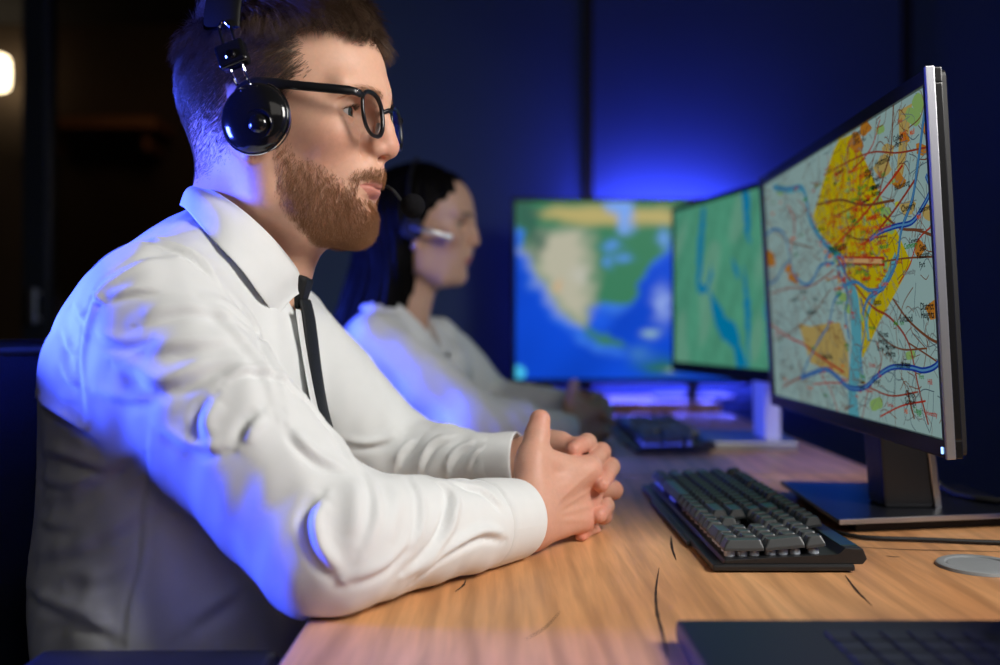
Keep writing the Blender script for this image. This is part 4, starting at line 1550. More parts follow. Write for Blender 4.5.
def make_desk(y0, y1, label, cracks=(), DESK=DESK):
    root = empty('desk', ((DX0 + DX1) / 2, (y0 + y1) / 2, 0))
    tag(root, label, 'desk')
    c = Vector(root.location)
    b = MB(); b.box(Vector((DX0, y0, DESK - .036)) - c, Vector((DX1, y1, DESK)) - c, .003, 3)
    for ln, w in cracks:
        pts = spline(ln, len(ln) * 5)
        n = len(pts); L_, R_ = [], []
        for i, p in enumerate(pts):
            t = pts[min(i + 1, n - 1)] - pts[max(i - 1, 0)]; t = t / np.linalg.norm(t)
            ww = w * (.15 + math.sin(math.pi * (i + .3) / n)) * (.7 + .6 * random.random())
            L_.append(b.bm.verts.new(Vector((p[0] - t[1] * ww, p[1] + t[0] * ww, DESK + .0003)) - c))
            R_.append(b.bm.verts.new(Vector((p[0] + t[1] * ww, p[1] - t[0] * ww, DESK + .0003)) - c))
        for i in range(n - 1):
            b.bm.faces.new((L_[i], R_[i], R_[i + 1], L_[i + 1])).material_index = 1
    b.build('desktop', [wood_m, crack_m], root, recalc=False)
    for y in (y0 + .05, y1 - .05):
        for x in (DX0 + .10, DX1 - .06):
            b = MB(); b.box(Vector((x - .025, y - .025, 0)) - c, Vector((x + .025, y + .025, DESK - .036)) - c, .004)
            b.build('leg', edge_m, root)
    return root


def dk(px, py):
    d = FPX * (CAM_Z - DESK) / (py - HOR)
    return np.array([(px - 500) / FPX * d, d])


cr1 = [([dk(659, 568), dk(656, 590), dk(657, 612), dk(662, 632), dk(668, 660)], .0011),
       ([dk(671, 536), dk(672, 548), dk(676, 560)], .0012),
       ([dk(845, 575), dk(856, 590), dk(872, 606)], .0009),
       ([dk(857, 547), dk(900, 549.5), dk(960, 551), dk(1010, 552)], .0010),
       ([dk(886, 556), dk(893, 557), dk(900, 557)], .0012),
       ([dk(455, 592), dk(463, 586), dk(466, 580)], .0009),
       ([dk(850, 484), dk(868, 482), dk(880, 484)], .0022),
       ([dk(525, 640), dk(545, 628), dk(560, 612)], .0006)]
make_desk(.20, 1.4365, 'oak desk under the bearded man\'s clasped hands', cr1)
make_desk(1.4405, 2.44, 'oak desk in front of the dark-haired woman')
make_desk(2.54, 2.83, 'narrow wooden desk at the back wall carrying the television', (), .768)
# ------------------------------------------------------------------ screens
screen_m = bpy.data.materials.new('lit_screen'); screen_m.use_nodes = True
nt = screen_m.node_tree; nt.nodes.clear()
at = nt.nodes.new('ShaderNodeAttribute'); at.attribute_name = 'ink'
em = nt.nodes.new('ShaderNodeEmission'); em.inputs[1].default_value = 1.0
gl = nt.nodes.new('ShaderNodeBsdfGlossy'); gl.inputs['Roughness'].default_value = .25; gl.inputs[0].default_value = (.02, .02, .02, 1)
ad = nt.nodes.new('ShaderNodeAddShader'); ou = nt.nodes.new('ShaderNodeOutputMaterial')
nt.links.new(at.outputs['Color'], em.inputs[0]); nt.links.new(em.outputs[0], ad.inputs[0]); nt.links.new(gl.outputs[0], ad.inputs[1]); nt.links.new(ad.outputs[0], ou.inputs[0])

bezel_m = mat('screen_bezel_black', (.010, .010, .011), .22, spec=.5)
back_m = mat('screen_back_plastic', (.014, .014, .016), .45)
base_m = add_noise(mat('dark_brushed_base', (.020, .022, .030), .30, .6), 60, .2, .05, stretch=(1, 20, 1))
led_blue = emis('blue_power_light', (.25, .45, 1), 3)


def lin(r, g, b):
    f = lambda c: (c / 255) / 12.92 if c <= 10 else (((c / 255) + .055) / 1.055) ** 2.4
    return (f(r), f(g), f(b))


def homography(quad):
    """photo quad TL, TR, BR, BL -> unit square (u right, v up)"""
    dst = [(0, 1), (1, 1), (1, 0), (0, 0)]
    A, B = [], []
    for (x, y), (u, v) in zip(quad, dst):
        A.append([x, y, 1, 0, 0, 0, -u * x, -u * y]); B.append(u)
        A.append([0, 0, 0, x, y, 1, -v * x, -v * y]); B.append(v)
    h = np.append(np.linalg.solve(np.array(A, float), np.array(B, float)), 1).reshape(3, 3)
    def f(p):
        q = np.column_stack([np.asarray(p, float), np.ones(len(p))]) @ h.T
        return q[:, :2] / q[:, 2:]
    return f


class Ink:
    """flat coloured shapes drawn on a screen of W x H metres"""
    def __init__(s, W, H):
        s.W, s.H = W, H; s.bm = bmesh.new(); s.lay = s.bm.verts.layers.float_vector.new('c'); s.z = .0

    def v(s, u, w, col, z):
        u = min(max(u, 0), 1); w = min(max(w, 0), 1)
        x = s.bm.verts.new(((u - .5) * s.W, (w - .5) * s.H, z)); x[s.lay] = col; return x

    def poly(s, pts, col, z):
        try: s.bm.faces.new([s.v(*p, col, z) for p in pts])
        except Exception: pass

    def line(s, pts, w, col, z, smooth=4):
        pts = np.asarray(pts, float)
        if smooth: pts = spline(pts, len(pts) * smooth)
        k = np.array([s.W, s.H]); m = pts * k; n = len(m)
        a, b = [], []
        for i in range(n):
            t = m[min(i + 1, n - 1)] - m[max(i - 1, 0)]; t = t / (np.linalg.norm(t) + 1e-9)
            nn = np.array([-t[1], t[0]]) * w / 2
            a.append(s.v(*((m[i] + nn) / k), col, z)); b.append(s.v(*((m[i] - nn) / k), col, z))
        for i in range(n - 1):
            s.bm.faces.new((b[i], b[i + 1], a[i + 1], a[i]))

    def text(s, txt, u, w, size, col, z, rot=0.0):
        cu = bpy.data.curves.new('t', 'FONT'); cu.body = txt; cu.size = size; cu.align_x = 'CENTER'; cu.align_y = 'CENTER'; cu.resolution_u = 2; cu.offset = size * .022; cu.space_line = .78
        o = bpy.data.objects.new('t', cu); COL.objects.link(o)
        dg = bpy.context.evaluated_depsgraph_get(); dg.update()
        me = o.evaluated_get(dg).to_mesh()
        c, sn = math.cos(rot), math.sin(rot)
        vs = []
        for q in me.vertices:
            x = s.bm.verts.new(((u - .5) * s.W + q.co.x * c - q.co.y * sn, (w - .5) * s.H + q.co.x * sn + q.co.y * c, z)); x[s.lay] = col; vs.append(x)
        for f in me.polygons:
            try: s.bm.faces.new([vs[i] for i in f.vertices])
            except Exception: pass
        o.evaluated_get(dg).to_mesh_clear(); bpy.data.objects.remove(o); bpy.data.curves.remove(cu)

    def build(s, name, parent, M, gain):
        s.bm.normal_update()
        for f in s.bm.faces:
            if f.normal.z < 0: f.normal_flip()
        cols = np.array([tuple(v[s.lay]) for v in s.bm.verts], np.float32) * gain
        me = bpy.data.meshes.new(name); s.bm.to_mesh(me); s.bm.free()
        me.materials.append(screen_m)
        o = link(bpy.data.objects.new(name, me), parent)
        set_color(o, 'ink', cols)
        o.matrix_local = M
        return o


def screen_frame(FT, FB, NT_, NB):
    """local frame of a panel from its four front corners: x along u, y up, z towards the viewer"""
    FT, FB, NT_, NB = (Vector(v) for v in (FT, FB, NT_, NB))
    c = (FT + FB + NT_ + NB) / 4
    x = ((NT_ - FT) + (NB - FB)).normalized(); y = ((FT - FB) + (NT_ - NB)); y = (y - x * y.dot(x)).normalized(); z = x.cross(y)
    W = ((NT_ - FT).length + (NB - FB).length) / 2; H = ((FT - FB).length + (NT_ - NB).length) / 2
    return Matrix.Translation(c) @ Matrix((x, y, z)).transposed().to_4x4(), W, H


def panel(root, M, W, H, side, top, bot, deep, edge_strip=None):
    """bezel frame and rear shell in panel space, M = panel matrix relative to the root"""
    b = MB()
    for lo, hi in (((-W / 2, -H / 2, -.014), (W / 2, -H / 2 + bot, 0)), ((-W / 2, H / 2 - top, -.014), (W / 2, H / 2, 0)),
                   ((-W / 2, -H / 2 + bot, -.014), (-W / 2 + side, H / 2 - top, 0)), ((W / 2 - side, -H / 2 + bot, -.014), (W / 2, H / 2 - top, 0))):
        b.box(lo, hi, .0012, 2, M=M)
    bz = b.build('bezel', bezel_m, root)
    b = MB()
    b.box((-W / 2 + .002, -H / 2 + .002, -deep), (W / 2 - .002, H / 2 - .002, -.012), .006, 3, M=M)
    b.box((-W * .28, -H * .30, -deep - .022), (W * .28, H * .22, -deep + .002), .014, 3, M=M)
    b.build('rear_shell', back_m, root)
    return bz


# ============ near monitor: city road map ====================================
FT, FB = P(760.5, 178, 1.517), P(770.5, 405, 1.517)
NT1, NB1 = P(925, 67.5, .875), P(949, 459, .875)
M1, W1, H1 = screen_frame(FT, FB, NT1, NB1)
c1 = Vector((.452, 1.165, DESK))
mon1 = empty('computer_monitor', c1)
tag(mon1, 'large monitor showing a yellow city road map, on the near desk', 'monitor')
R1 = Matrix.Translation(-c1) @ M1
panel(mon1, R1, W1, H1, .011, .014, .017, .020)
b = MB(); b.box((W1 / 2 - .0030, -H1 / 2 + .0, -.007), (W1 / 2 + .0010, H1 / 2 + .001, .0012), .0008, 2, M=R1)
b.build('edge_strip', mat('polished_edge', (.50, .51, .54), .30, .75), mon1)
b = MB(); b.box((-W1 / 2 - .0014, -H1 / 2, -.013), (-W1 / 2 + .0020, H1 / 2 + .001, .0012), .0008, 2, M=R1)
b.build('edge_strip', mat('polished_edge_far', (.62, .63, .66), .18, 1.0), mon1)
b = MB(); b.box((W1 / 2 - .012, -H1 / 2 + .004, .0), (W1 / 2 - .009, -H1 / 2 + .010, .0010), 0, M=R1)
b.build('power_light', led_blue, mon1)

Q = homography([(766.5, 186), (916, 88.5), (941, 444), (777, 409)])
SW, SH_ = W1 - .022, H1 - .031
ink = Ink(SW, SH_)
WHT, YEL, ORG, TAN, CYN = lin(164, 196, 194), lin(208, 188, 8), lin(196, 128, 40), lin(196, 172, 100), lin(96, 178, 196)
BLU, NAVY, RED, BRN, GRY, GRN, BLK, ORR = lin(40, 110, 165), lin(20, 60, 160), lin(180, 50, 30), lin(120, 72, 44), lin(120, 132, 132), lin(40, 140, 50), lin(14, 18, 18), lin(214, 92, 20)
LGR = lin(150, 190, 110)
ink.poly([(0, 0), (1, 0), (1, 1), (0, 1)], WHT, 0)
px = lambda *a: Q(np.array(a, float))
ink.poly(px((814, 217), (824, 180), (833, 150), (838, 138), (850, 134), (857, 147), (880, 203), (906, 263), (893, 292), (878, 324), (868, 350), (858, 373), (853, 340), (851, 300), (845, 275), (834, 258), (822, 240)), YEL, .0002)
for pl in [((800, 330), (812, 333), (822, 330), (840, 327), (848, 352), (850, 388), (835, 380), (822, 376), (812, 372)),
           ((892, 112), (904, 105), (901, 140), (897, 175), (891, 180), (893, 140))]:
    ink.poly(px(*pl), TAN, .0003)
for cx, cy, r, c in [(772, 262, 8, ORG), (796, 282, 7, ORG), (791, 272, 5, ORG), (854, 142, 9, ORG), (862, 128, 7, ORG), (879, 166, 10, TAN), (893, 180, 8, ORG), (902, 208, 9, TAN), (918, 128, 6, ORG), (913, 248, 7, ORG), (927, 310, 9, ORG), (884, 150, 7, TAN), (913, 150, 7, ORG), (898, 138, 6, ORG), (920, 212, 8, TAN), (838, 355, 11, TAN)]:
    a = [(cx + r * (1 + .25 * math.sin(3 * t + cx)) * math.cos(t) * .75, cy + r * (1 + .25 * math.cos(2 * t + cy)) * math.sin(t)) for t in np.linspace(0, 6.28, 14)[:-1]]
    ink.poly(px(*a), c, .0004)
for cx, cy, r in [(905, 118, 9), (910, 105, 8), (876, 130, 5), (882, 212, 6), (886, 228, 6), (907, 358, 6), (876, 412, 8), (783, 190, 5), (843, 300, 6), (848, 312, 5), (860, 322, 4), (857, 265, 3)]:
    a = [(cx + r * .8 * math.cos(t), cy + r * (1 + .3 * math.sin(2 * t + cx)) * math.sin(t)) for t in np.linspace(0, 6.28, 12)[:-1]]
    ink.poly(px(*a), LGR, .0004)
# river
ink.poly(px((846, 276), (853, 282), (858, 300), (861, 330), (862, 372), (857, 400), (860, 430), (850, 430), (849, 395), (852, 350), (850, 310), (844, 288)), CYN, .0005)
ink.line(px((776, 187), (790, 190), (803, 188), (808, 200), (811, 220), (822, 240), (836, 256), (846, 276)), .010, CYN, .0005)
ink.line(px((868, 345), (866, 322), (872, 300), (884, 278), (892, 255)), .007, CYN, .0005)
K = .0006
# minor streets
r2 = np.random.default_rng(3)
for i in range(760):
    u, v = r2.random(2); a = r2.random() * 6.28; L = .02 + .07 * r2.random()
    p = [(u, v), (u + L * math.cos(a) * .5 + .01 * r2.normal(), v + L * math.sin(a) + .015 * r2.normal()), (u + L * math.cos(a + .4 * r2.normal()), v + 1.8 * L * math.sin(a + .4 * r2.normal()))]
    ink.line(p, .0007 + .0006 * r2.random(), [GRY, BRN, BRN, lin(90, 110, 120)][int(r2.integers(4))], K, 3)
# streets of the yellow diamond
for i in range(12):
    t = (i + .5) / 12
    x0, y0 = 818 + 36 * t + 12 * r2.random(), 150 + 60 * r2.random(); x1, y1 = x0 + 8 + 10 * r2.random(), y0 + 60 + 60 * r2.random()
    ink.line(px((x0, y0), ((x0 + x1) / 2 + 3 * r2.normal(), (y0 + y1) / 2), (x1, y1)), .0014, [ORR, RED, BRN][int(r2.integers(3))], K, 2)
roads = [
    ((835, 248), (846, 235), (862, 215), (880, 190), (897, 165)), ((838, 262), (860, 262), (880, 262), (903, 258), (942, 255)),
    ((836, 268), (855, 266), (872, 264)), ((838, 250), (846, 275), (858, 292), (872, 310), (888, 320), (905, 345), (915, 390), (925, 430)),
    ((826, 250), (832, 215), (842, 180), (848, 140)), ((845, 250), (853, 220), (858, 185), (861, 130)), ((818, 205), (840, 200), (862, 205), (890, 200)),
    ((824, 175), (850, 160), (870, 152), (892, 153), (918, 148)), ((850, 172), (868, 148), (876, 120)), ((888, 100), (886, 150), (880, 175), (874, 205)),
    ((770, 222), (785, 240), (800, 246), (815, 250)), ((772, 300), (790, 293), (812, 290), (835, 272)), ((770, 330), (790, 345), (805, 352), (822, 365), (845, 380)),
    ((778, 350), (796, 338), (815, 318), (832, 292)), ((800, 300), (812, 325), (825, 340)), ((785, 400), (803, 388)), ((815, 395), (840, 392), (862, 400)),
    ((860, 300), (868, 320), (880, 340), (898, 352), (922, 350)), ((890, 300), (905, 322), (925, 340), (940, 345)), ((876, 345), (880, 370), (868, 400), (862, 435)),
    ((895, 285), (905, 265), (912, 240), (925, 225), (938, 215)), ((880, 215), (896, 228), (912, 230), (932, 238)), ((905, 345), (930, 362), (942, 372)),
    ((800, 200), (812, 215), (818, 230)), ((790, 205), (797, 225), (792, 255)), ((838, 215), (866, 200)), ((842, 232), (858, 240), (884, 236)), ((862, 245), (872, 235), (890, 210), (908, 180)),
    ((820, 380), (832, 400), (840, 425)), ((796, 362), (806, 388), (812, 410)), ((905, 395), (912, 425)), ((870, 395), (890, 402), (915, 396)), ((880, 425), (900, 412), (922, 405)),
]
for i, rd in enumerate(roads):
    ink.line(px(*rd), .0019 if i % 3 else .0030, [RED, BRN, BRN, lin(150, 60, 40)][i % 4], K + .0001, 6)
ink.line(px((838, 262), (862, 262), (882, 262)), .0100, RED, K + .0001, 3)
ink.line(px((840, 262), (862, 262), (880, 262)), .0050, lin(226, 180, 120), K + .0002, 3)
blues = [(((776, 187), (790, 189), (803, 187), (809, 203), (812, 222), (824, 243), (838, 260), (846, 277)), .0055),
         (((769, 237), (776, 231), (785, 234), (790, 248), (795, 275), (806, 288), (814, 284), (822, 268), (835, 265)), .0060),
         (((768, 290), (778, 285), (785, 272), (793, 262)), .0050),
         (((803, 389), (812, 366), (822, 345), (830, 330), (835, 305), (842, 296)), .0050),
         (((803, 389), (815, 383), (828, 378), (838, 385), (850, 396), (865, 395), (875, 384), (890, 372), (908, 371), (920, 373), (932, 366), (942, 345)), .0085),
         (((917, 98), (914, 130), (910, 170), (906, 200), (897, 230), (893, 262), (882, 288), (868, 300), (862, 318)), .0070),
         (((918, 175), (922, 190), (915, 208), (906, 222), (892, 226), (878, 232), (868, 240)), .0080),
         (((838, 268), (845, 288), (848, 300), (846, 318), (850, 345)), .0060),
         (((842, 290), (855, 284), (868, 292), (882, 290)), .0060), (((826, 262), (832, 252), (842, 258), (846, 270)), .0060),
         (((860, 300), (865, 330), (861, 360), (864, 390)), .0045)]
for ln, w in blues:
    w *= .72; ink.line(px(*ln), w, BLU if w < .0055 else NAVY, K + .0003, 6)
    ink.line(px(*ln), w * .35, lin(90, 150, 200), K + .0004, 6)
# place names and small print
names = [('Washington', 838, 249, .0140, BLK), ('Suitland', 903, 320, .0105, BLK), ('Hillcrest\nHeights', 882, 341, .0090, BLK), ('Marlow\nHeights', 889, 354, .0090, BLK), ('Temple Hills', 900, 369, .0080, BLK),
         ('Camp\nSprings', 908, 403, .0095, BLK), ('District\nHeights', 922, 311, .0100, BLK), ('Seat\nPleasant', 917, 251, .0090, BLK), ('Cheverly', 903, 207, .0095, BLK), ('Landover', 918, 208, .0075, BLK),
         ('Hyattsville', 879, 161, .0100, BLK), ('Brent-\nwood', 874, 182, .0085, BLK), ('Mount\nRainier', 873, 190, .0085, BLK), ('Bladensburg', 897, 185, .0080, BLK), ('College\nPark', 893, 141, .0085, BLK),
         ('Adelphi', 867, 170, .0080, BLK), ('Alexandria', 829, 364, .0105, BLK), ('Takoma\nPark', 855, 137, .0090, BLK), ('Arlington', 812, 318, .0085, BLK), ('Forest\nHeights', 862, 392, .0070, BLK)]
for t, x, y, sz, c in names:
    u, v = px((x, y))[0]; ink.text(t, u, v, sz, c, K + .0006)
small = ['Park', 'Museum', 'Hospital', 'University', 'Cemetery', 'Station', 'School', 'Garden', 'Fort', 'Hill', 'Mall', 'Naval\nYard', 'Creek', 'Zoo']
for i in range(230):
    u = .03 + .94 * r2.random(); v = .03 + .94 * r2.random()
    if i < 120:
        x = 826 + 58 * r2.random(); y = 165 + 130 * r2.random(); u, v = px((x, y))[0]
    c = [ORR, RED, GRN, RED][int(r2.integers(4))] if i < 170 else [GRY, BLK, GRN][int(r2.integers(3))]
    ink.text(small[i % len(small)], u, v, .0058 + .0025 * r2.random(), c, K + .0005)
for i in range(22):
    u, v = px((834 + 60 * r2.random(), 170 + 140 * r2.random()))[0]; w = .004 + .008 * r2.random(); h = .006 + .012 * r2.random()
    ink.poly([(u - w, v - h), (u + w, v - h), (u + w, v + h), (u - w, v + h)], [lin(214, 160, 30), lin(200, 200, 60), LGR][int(r2.integers(3))], K - .00005)
MS = R1 @ Matrix.Translation((0, (.017 - .014) / 2, -.0040))
d1 = ink.build('map_screen', mon1, MS, .47)
d1['label'] = 'lit road map with a yellow diamond, blue rivers and red roads'

# stand: trapezoid plate, leaning neck with a bright edge
b = MB()
q = [(.360, 1.035), (.600, 1.078), (.600, 1.262), (.372, 1.292)]
b.prism([(x - c1.x, y - c1.y) for x, y in q], .012, .0165, 2, .0008)
pl = b.build('base_plate', base_m, mon1)
b = MB(); b.prism([(x - c1.x, y - c1.y) for x, y in [(.361, 1.0335), (.601, 1.0765), (.601, 1.0795), (.361, 1.0365)]], .0115, .0170, 2, .0004)
b.build('plate_edge', mat('satin_edge', (.60, .62, .65), .3, 1.0), pl)
b = MB(); b.prism([(x - c1.x, y - c1.y) for x, y in [(.385, 1.052), (.588, 1.090), (.588, 1.25), (.388, 1.275)]], 0, .012, 2, .001)
b.build('base_foot', matte_m, pl)
b = MB()
n0, n1 = [(.437, .0165), (.500, .0165), (.482, .16), (.427, .16)], (1.105, 1.155)
b.prism([(x - c1.x, z) for x, z in n0], n1[0] - c1.y, n1[1] - c1.y, 1, .004)
nk = b.build('neck', mat('neck_black', (.012, .012, .014), .3), mon1)
b = MB(); b.prism([(.4935 - c1.x, .0165), (.5015 - c1.x, .0165), (.4835 - c1.x, .16), (.4755 - c1.x, .16)], n1[0] - .003 - c1.y, n1[1] - c1.y, 1, .001)
b.build('neck_strip', mat('neck_silver', (.6, .6, .62), .28, 1.0), nk)

# ============ second monitor: green relief map =================================
dF = 2.15
FT, FB = P(671.5, 208, dF), P(671.5, 371, dF)
dirv = np.array([.224, -1, 0]); dirv = dirv / np.linalg.norm(dirv)
NT2, NB2 = FT + dirv * .605, FB + dirv * .605
M2, W2, H2 = screen_frame(FT, FB, NT2, NB2)
c2 = Vector((.475, 1.800, DESK))
mon2 = empty('computer_monitor', c2)
tag(mon2, 'monitor showing a green map with teal rivers, behind the road map monitor', 'monitor')
R2 = Matrix.Translation(-c2) @ M2
panel(mon2, R2, W2, H2, .010, .010, .022, .030)


def grid_screen(name, parent, M, W, H, fn, nx, ny, gain):
    u, v = np.meshgrid(np.linspace(0, 1, nx), np.linspace(0, 1, ny)); uv = np.column_stack([u.ravel(), v.ravel()])
    V = np.column_stack([(uv[:, 0] - .5) * W, (uv[:, 1] - .5) * H, np.zeros(len(uv))])
    i = np.arange(ny - 1)[:, None]; j = np.arange(nx - 1)[None]; k = i * nx + j
    Qd = np.stack([k, k + 1, k + nx + 1, k + nx], -1).reshape(-1, 4)
    o = np_mesh(name, V, Qd, screen_m, parent, False)
    set_color(o, 'ink', fn(uv) * gain)
    o.matrix_local = M
    return o


def soft(uv, poly, s):
    d = poly_dist(uv, poly); d = np.where(in_poly(uv, poly), d, -d)
    return np.clip(d / s + .5, 0, 1)[:, None]


Q2 = homography([(675, 212), (762, 184), (765.5, 374), (675, 366)])
vis = .60                                               # share of the panel that the near monitor leaves in view


def rel_uv(pts):
    q = Q2(np.array(pts, float)); q[:, 0] *= vis; return q


def relief(uv):
    p3 = np.column_stack([uv * [16, 9], np.zeros(len(uv))])
    c = np.array(lin(84, 160, 130))[None] * (1 + .10 * vnoise(p3 * 1.6, 31)[:, None] + .06 * vnoise(p3 * 6, 32)[:, None])
    w = np.clip((vnoise(p3 * .9, 33) - .35) / .3, 0, 1)[:, None] * .45
    c = c * (1 - w) + np.array(lin(128, 172, 150)) * w
    teal = np.array(lin(0, 126, 176))
    wob = uv + .006 * np.column_stack([vnoise(p3 * 5, 34), vnoise(p3 * 5, 35)])
    for pl in [[(706, 206), (710, 205), (708, 240), (706, 275), (704, 291), (700, 285), (702, 240)], [(702, 283), (712, 285), (716, 272), (717, 262), (719, 275), (713, 293), (702, 294)],
               [(715, 290), (724, 300), (735, 318), (748, 326), (752, 340), (758, 358), (766, 372), (750, 374), (746, 352), (730, 340), (722, 325)],
               [(753, 185), (762, 182), (764, 240), (757, 225)], [(741, 255), (748, 262), (752, 276), (747, 275)], [(756, 262), (765, 300), (766, 374), (760, 330)]]:
        m = soft(wob, rel_uv(pl), .012); c = c * (1 - m) + teal * m
    m = soft(wob, [(.66, 1.1), (.75, .7), (.70, .3), (.78, -.1), (.95, -.1), (.90, .5), (.98, 1.1)], .02); c = c * (1 - m) + teal * m
    return c


MS2 = R2 @ Matrix.Translation((0, .006, -.0030))
d2 = grid_screen('map_screen', mon2, MS2, W2 - .020, H2 - .032, relief, 150, 90, .66)
d2['label'] = 'lit green relief map with teal rivers'
b = MB()
b.prism([(P(709, 0, 1.735)[0] - c2.x, 1.735 - c2.y), (P(798, 0, 1.735)[0] - c2.x, 1.735 - c2.y), (P(798, 0, 1.735)[0] - c2.x + .02, 1.93 - c2.y), (P(709, 0, 1.735)[0] - c2.x + .0, 1.95 - c2.y)], .000, .014, 2, .002)
b.build('base_plate', mat('silver_base', (.42, .43, .47), .45, .8), mon2)
b = MB()
xa = P(764, 0, 1.77)[0] - c2.x
b.prism([(xa, .014), (xa + .030, .014), (xa + .026, .20), (xa - .004, .20)], 1.765 - c2.y, 1.845 - c2.y, 1, .003)
b.build('neck', mat('silver_neck', (.86, .87, .88), .40, .15), mon2)

# ============ television: satellite picture of a continent ===========================
YT = 2.70
TZ = .768
ct = Vector((P(690, 0, YT)[0], YT, TZ))
tv = empty('television', ct)
tag(tv, 'wide television showing a blue and green satellite map, below the glowing blue wall', 'television')
x0, z0, z1 = P(512, 0, YT)[0], P(0, 384, YT)[2], P(0, 198, YT)[2]
WT, HT = 2 * (ct.x - x0), z1 - z0
MT = Matrix.Translation((0, 0, (z0 + z1) / 2 - TZ)) @ Matrix(((1, 0, 0), (0, 0, -1), (0, 1, 0))).to_4x4()
panel(tv, MT, WT, HT, .010, .010, .014, .045)
tvu = lambda pts: np.array([((p[0] - 515) / (865 - 515), (381 - p[1]) / (381 - 201)) for p in pts], float)


def satellite(uv):
    p3 = np.column_stack([uv * [16, 9], np.zeros(len(uv))])
    wob = uv + .010 * np.column_stack([vnoise(p3 * 3, 41), vnoise(p3 * 3, 42)])
    c = np.tile(np.array(lin(10, 70, 205)), (len(uv), 1)) * (1 + .12 * vnoise(p3, 43)[:, None])
    def lay(poly, col, s=.03, a=1.0):
        nonlocal c
        m = soft(wob, tvu(poly), s) * a; c = c * (1 - m) + np.array(lin(*col)) * m
    land = [(512, 228), (512, 198), (690, 198), (682, 222), (672, 245), (665, 255), (652, 262), (640, 280), (636, 295), (630, 306), (620, 308), (604, 306), (592, 312), (590, 326), (597, 336), (610, 335), (616, 342), (628, 350), (618, 350), (600, 345), (588, 338), (578, 325), (565, 318), (552, 298), (537, 278), (528, 252), (522, 232)]
    lay([(x - 6, y + 6) for x, y in land], (70, 140, 245), .05, .7)
    lay(land, (58, 125, 92), .02)
    lay([(528, 250), (545, 232), (585, 228), (590, 270), (590, 312), (582, 326), (565, 316), (545, 290)], (192, 186, 166), .07, .9)
    lay([(535, 212), (560, 206), (640, 208), (660, 206), (676, 210), (676, 224), (610, 224), (560, 222)], (188, 172, 110), .05, .95)
    lay([(600, 198), (636, 198), (634, 215), (630, 235), (622, 232), (618, 216), (604, 206)], (120, 165, 240), .03)
    lay([(512, 198), (530, 198), (540, 220), (545, 240), (535, 262), (526, 232), (514, 226)], (50, 92, 80), .04, .8)
    for x, y, rx, ry, col in [(612, 246, 8, 5, (90, 150, 240)), (622, 258, 9, 4, (90, 150, 240)), (608, 262, 4, 6, (90, 150, 240)), (663, 305, 8, 16, (150, 175, 235)), (652, 336, 8, 5, (150, 190, 190)), (600, 322, 10, 12, (30, 95, 235)),
                              (580, 276, 8, 8, (190, 190, 178)), (560, 286, 4, 6, (205, 165, 120)), (665, 240, 6, 10, (110, 160, 240)), (660, 368, 22, 9, (40, 110, 50)), (672, 372, 8, 3, (150, 180, 130)), (640, 355, 12, 7, (60, 120, 190))]:
        e = np.exp(-(((wob - tvu([(x, y)])[0]) / [rx / 350, ry / 180]) ** 2).sum(1))[:, None] * .9
        c = c * (1 - e) + np.array(lin(*col)) * e
    lay([(700, 198), (870, 198), (870, 260), (800, 250), (760, 240), (720, 225)], (70, 130, 110), .05, .6)
    e = (np.hypot((uv[:, 0] - tvu([(517, 375)])[0][0]) * 350 / 180, uv[:, 1] - tvu([(517, 375)])[0][1]) < .045)[:, None]
    return np.where(e, np.array(lin(70, 190, 235)), c)


d3 = grid_screen('satellite_screen', tv, MT @ Matrix.Translation((0, .002, -.003)), WT - .020, HT - .024, satellite, 220, 124, .95)
d3['label'] = 'lit satellite picture of a continent and blue ocean'
for fx in (546 - 690, 690 - 546):
    b = MB(); x = fx / FPX * YT
    b.box((x - .012, -.012, .008), (x + .012, .012, z0 - TZ + .01), .003)
    b.box((x - .014, -.10, 0), (x + .014, .10, .009), .003)
    b.build('foot', back_m, tv)
b = MB(); b.box((.012 - .014, .02, .006), (.012 + .014, .045, z0 - TZ + .02), .004); b.box((-.10, -.04, 0), (.12, .10, .008), .003)
b.build('centre_stand', back_m, tv)
# blue light strip on the television's back, washing the wall
strip_m = emis('blue_strip_glow', (.10, .11, 1.0), 125.0)
for sx0, sx1, sz in ((-.22, .20, HT * .93 + z0 - TZ), (-.25, .25, HT * .05 + z0 - TZ)):
    b = MB(); b.box((sx0, .236, sz), (sx1, .250, sz + .016), .003)
    b.box((sx0, .230, sz - .007), (sx1, .256, sz - .0005), .0005, mat=1)  # unseen lip added to block the strip's light from the desk
    for bx_ in (sx0 + .03, sx1 - .05): b.box((bx_, .04, sz + .004), (bx_ + .02, .238, sz + .012), .001, mat=1)
    b.build('light_strip', [strip_m, back_m], tv)
# ------------------------------------------------------------------ keyboards
key_m = add_noise(mat('key_plastic', (.050, .056, .060), .30, spec=.5), 200, .15)
kb_m = add_noise(mat('keyboard_case', (.013, .014, .016), .40, spec=.5), 150, .15)
switch_m = mat('switch_translucent', (.62, .68, .76), .3)
kled_m = mat('teal_panel', (.012, .040, .048), .3)
U = .0188


